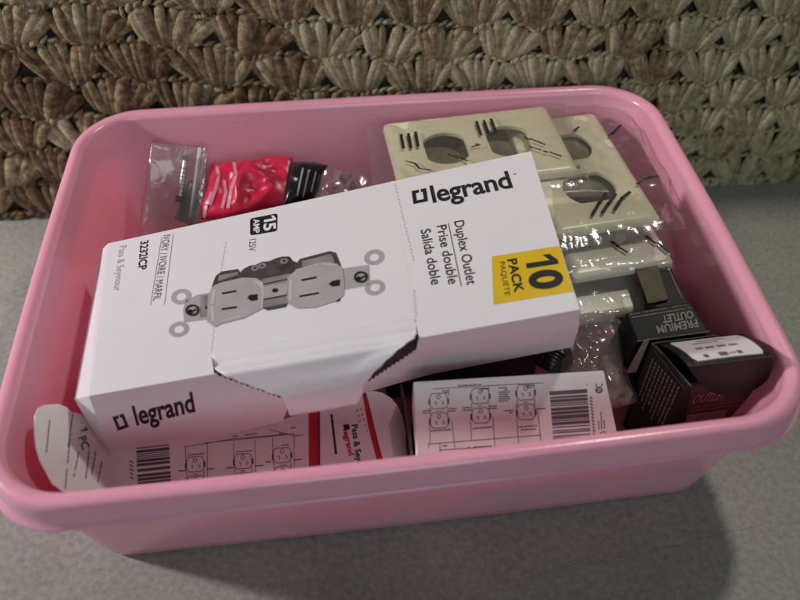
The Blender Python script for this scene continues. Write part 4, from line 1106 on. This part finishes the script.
for k, (px, z, m_, lab, cat_) in enumerate((((343, 180), .070, 'blue', 'blue screw anchor inside the clear end of the red bag', 'anchor'), ((332, 187), .071, 'brass', 'brass screw inside the clear end of the red bag', 'screw'), ((352, 186), .068, 'steel', 'bright steel screw inside the clear end of the red bag', 'screw'))):
    bm = bmesh.new(); a_ = level(z).at(px); b_ = level(z).at((px[0] + 9, px[1] - 5 + 4 * k)); cyl(bm, a_, b_, .0020, .0012); cyl(bm, a_, a_.lerp(b_, .12), .0042, .0034)
    tag(autosmooth(from_bm('screw_anchor' if m_ == 'blue' else 'screw', bm, M[m_], None)), lab, cat_)

# clear bag of hardware in the middle of the right side
t = thing('hardware_bag', 'crumpled clear plastic bag of hardware between the carton corner and the open black box', 'plastic bag', (.11, -.05, .03))
c = seg((541, 322), (608, 312), (638, 404), (570, 418), (.066, .062, .058, .060))
pillow('bag_film', c, .014, M['bag'], t, 8, crumple=.008, freq=42, nx=48, ny=40)
def coil(name, c0, c1, r, wire, turns, m_, label, cat_):
    c0, c1 = Vector(c0), Vector(c1); d = (c1 - c0); ax = d.normalized(); x = ax.orthogonal().normalized(); y = ax.cross(x)
    n_ = turns * 18; pts = [c0 + d * (i / n_) + (x * math.cos(2 * math.pi * i / 18) + y * math.sin(2 * math.pi * i / 18)) * r for i in range(n_ + 1)]
    cu = bpy.data.curves.new(name, 'CURVE'); cu.dimensions = '3D'; cu.bevel_depth = wire; cu.bevel_resolution = 2
    s = cu.splines.new('POLY'); s.points.add(len(pts) - 1)
    for p, q in zip(s.points, pts): p.co = (*q, 1)
    o = bpy.data.objects.new('tmp', cu); COL.objects.link(o); dg = bpy.context.evaluated_depsgraph_get()
    me = bpy.data.meshes.new_from_object(o.evaluated_get(dg)); bpy.data.objects.remove(o)
    o = link(name, me, m_, None, True); return tag(o, label, cat_)
bp = pillow('beige_packet', [level(z).at(q) for q, z in (((598, 356), .052), ((620, 352), .052), ((636, 402), .046), ((604, 412), .046))], .008, mat('beige_ribbed_paper', (.34, .26, .21), .6, .25, 250, .8, 350), None, 9, crumple=.0035, freq=70)
tag(bp, 'small beige packet inside the crumpled clear hardware bag', 'packet')
t = thing('cap_nut', 'black glossy ridged plastic cap beside the carton corner', 'cap', level(.060).at((556, 360)))
bm = bmesh.new(); p, q = level(.056).at((549, 372)), level(.064).at((560, 352))
for k in range(6): cyl(bm, p.lerp(q, k / 6), p.lerp(q, (k + .7) / 6), .0112 - .0003 * k, .0105 - .0003 * k, 20); cyl(bm, p.lerp(q, (k + .7) / 6), p.lerp(q, (k + 1) / 6), .0098, .0098, 20)
autosmooth(from_bm('ridged_body', bm, M['black_film'], t), 40)
bm = bmesh.new(); cyl(bm, q, q + (q - p).normalized() * .004, .0085, .0055, 20); autosmooth(from_bm('tip', bm, M['black_film'], t), 40)

# black cable loops in the gaps; added dark fill box supports the carton
def tube(name, pts, r, m_, label, cat_):
    cu = bpy.data.curves.new(name, 'CURVE'); cu.dimensions = '3D'; cu.bevel_depth = r; cu.bevel_resolution = 3; cu.resolution_u = 8
    s = cu.splines.new('NURBS'); s.points.add(len(pts) - 1); s.use_endpoint_u = True; s.order_u = 4
    for p, q in zip(s.points, pts): p.co = (*q, 1)
    o = bpy.data.objects.new('tmp', cu); COL.objects.link(o); dg = bpy.context.evaluated_depsgraph_get()
    me = bpy.data.meshes.new_from_object(o.evaluated_get(dg)); bpy.data.objects.remove(o)
    o = link(name, me, m_, None, True); return tag(o, label, cat_)
tube('black_cable', [level(z).at(q) for q, z in (((585, 318), .055), ((600, 312), .060), ((618, 320), .060), ((628, 345), .055), ((625, 370), .045), ((636, 400), .04))], .0042, M['rubber'], 'thick black cable bending between the clear bag and the black boxes', 'cable')
c = [Vector(p) for p in ((-.005, -.035, .066), (.092, -.032, .069), (.092, .060, .069), (-.005, .060, .066))]
t = thing('outlet_box', 'added black filler box keeping the gap under the middle of the big carton dark', 'outlet box', (.045, .01, .006)); card_box(t, 'box_body', c, .06, M['box_black'])
# torn brown carton end standing in the gap left of the front diagram box
t = thing('card_divider', 'dark bent cardboard edge standing in the gap beside the middle diagram box', 'cardboard', (.001, -.09, .01))
vs, fs = [], []
for i, q in enumerate(((401, 384), (404, 398), (408, 420), (412, 452))):
    p = level(.070).at(q); vs += [p, p + Vector((.001, .012, -.05))]
fs = [(0, 1, 3, 2), (2, 3, 5, 4), (4, 5, 7, 6)]
o = from_lists('card_edge', vs, fs, M['brown_card'], t); solid(o, .0010, 0)
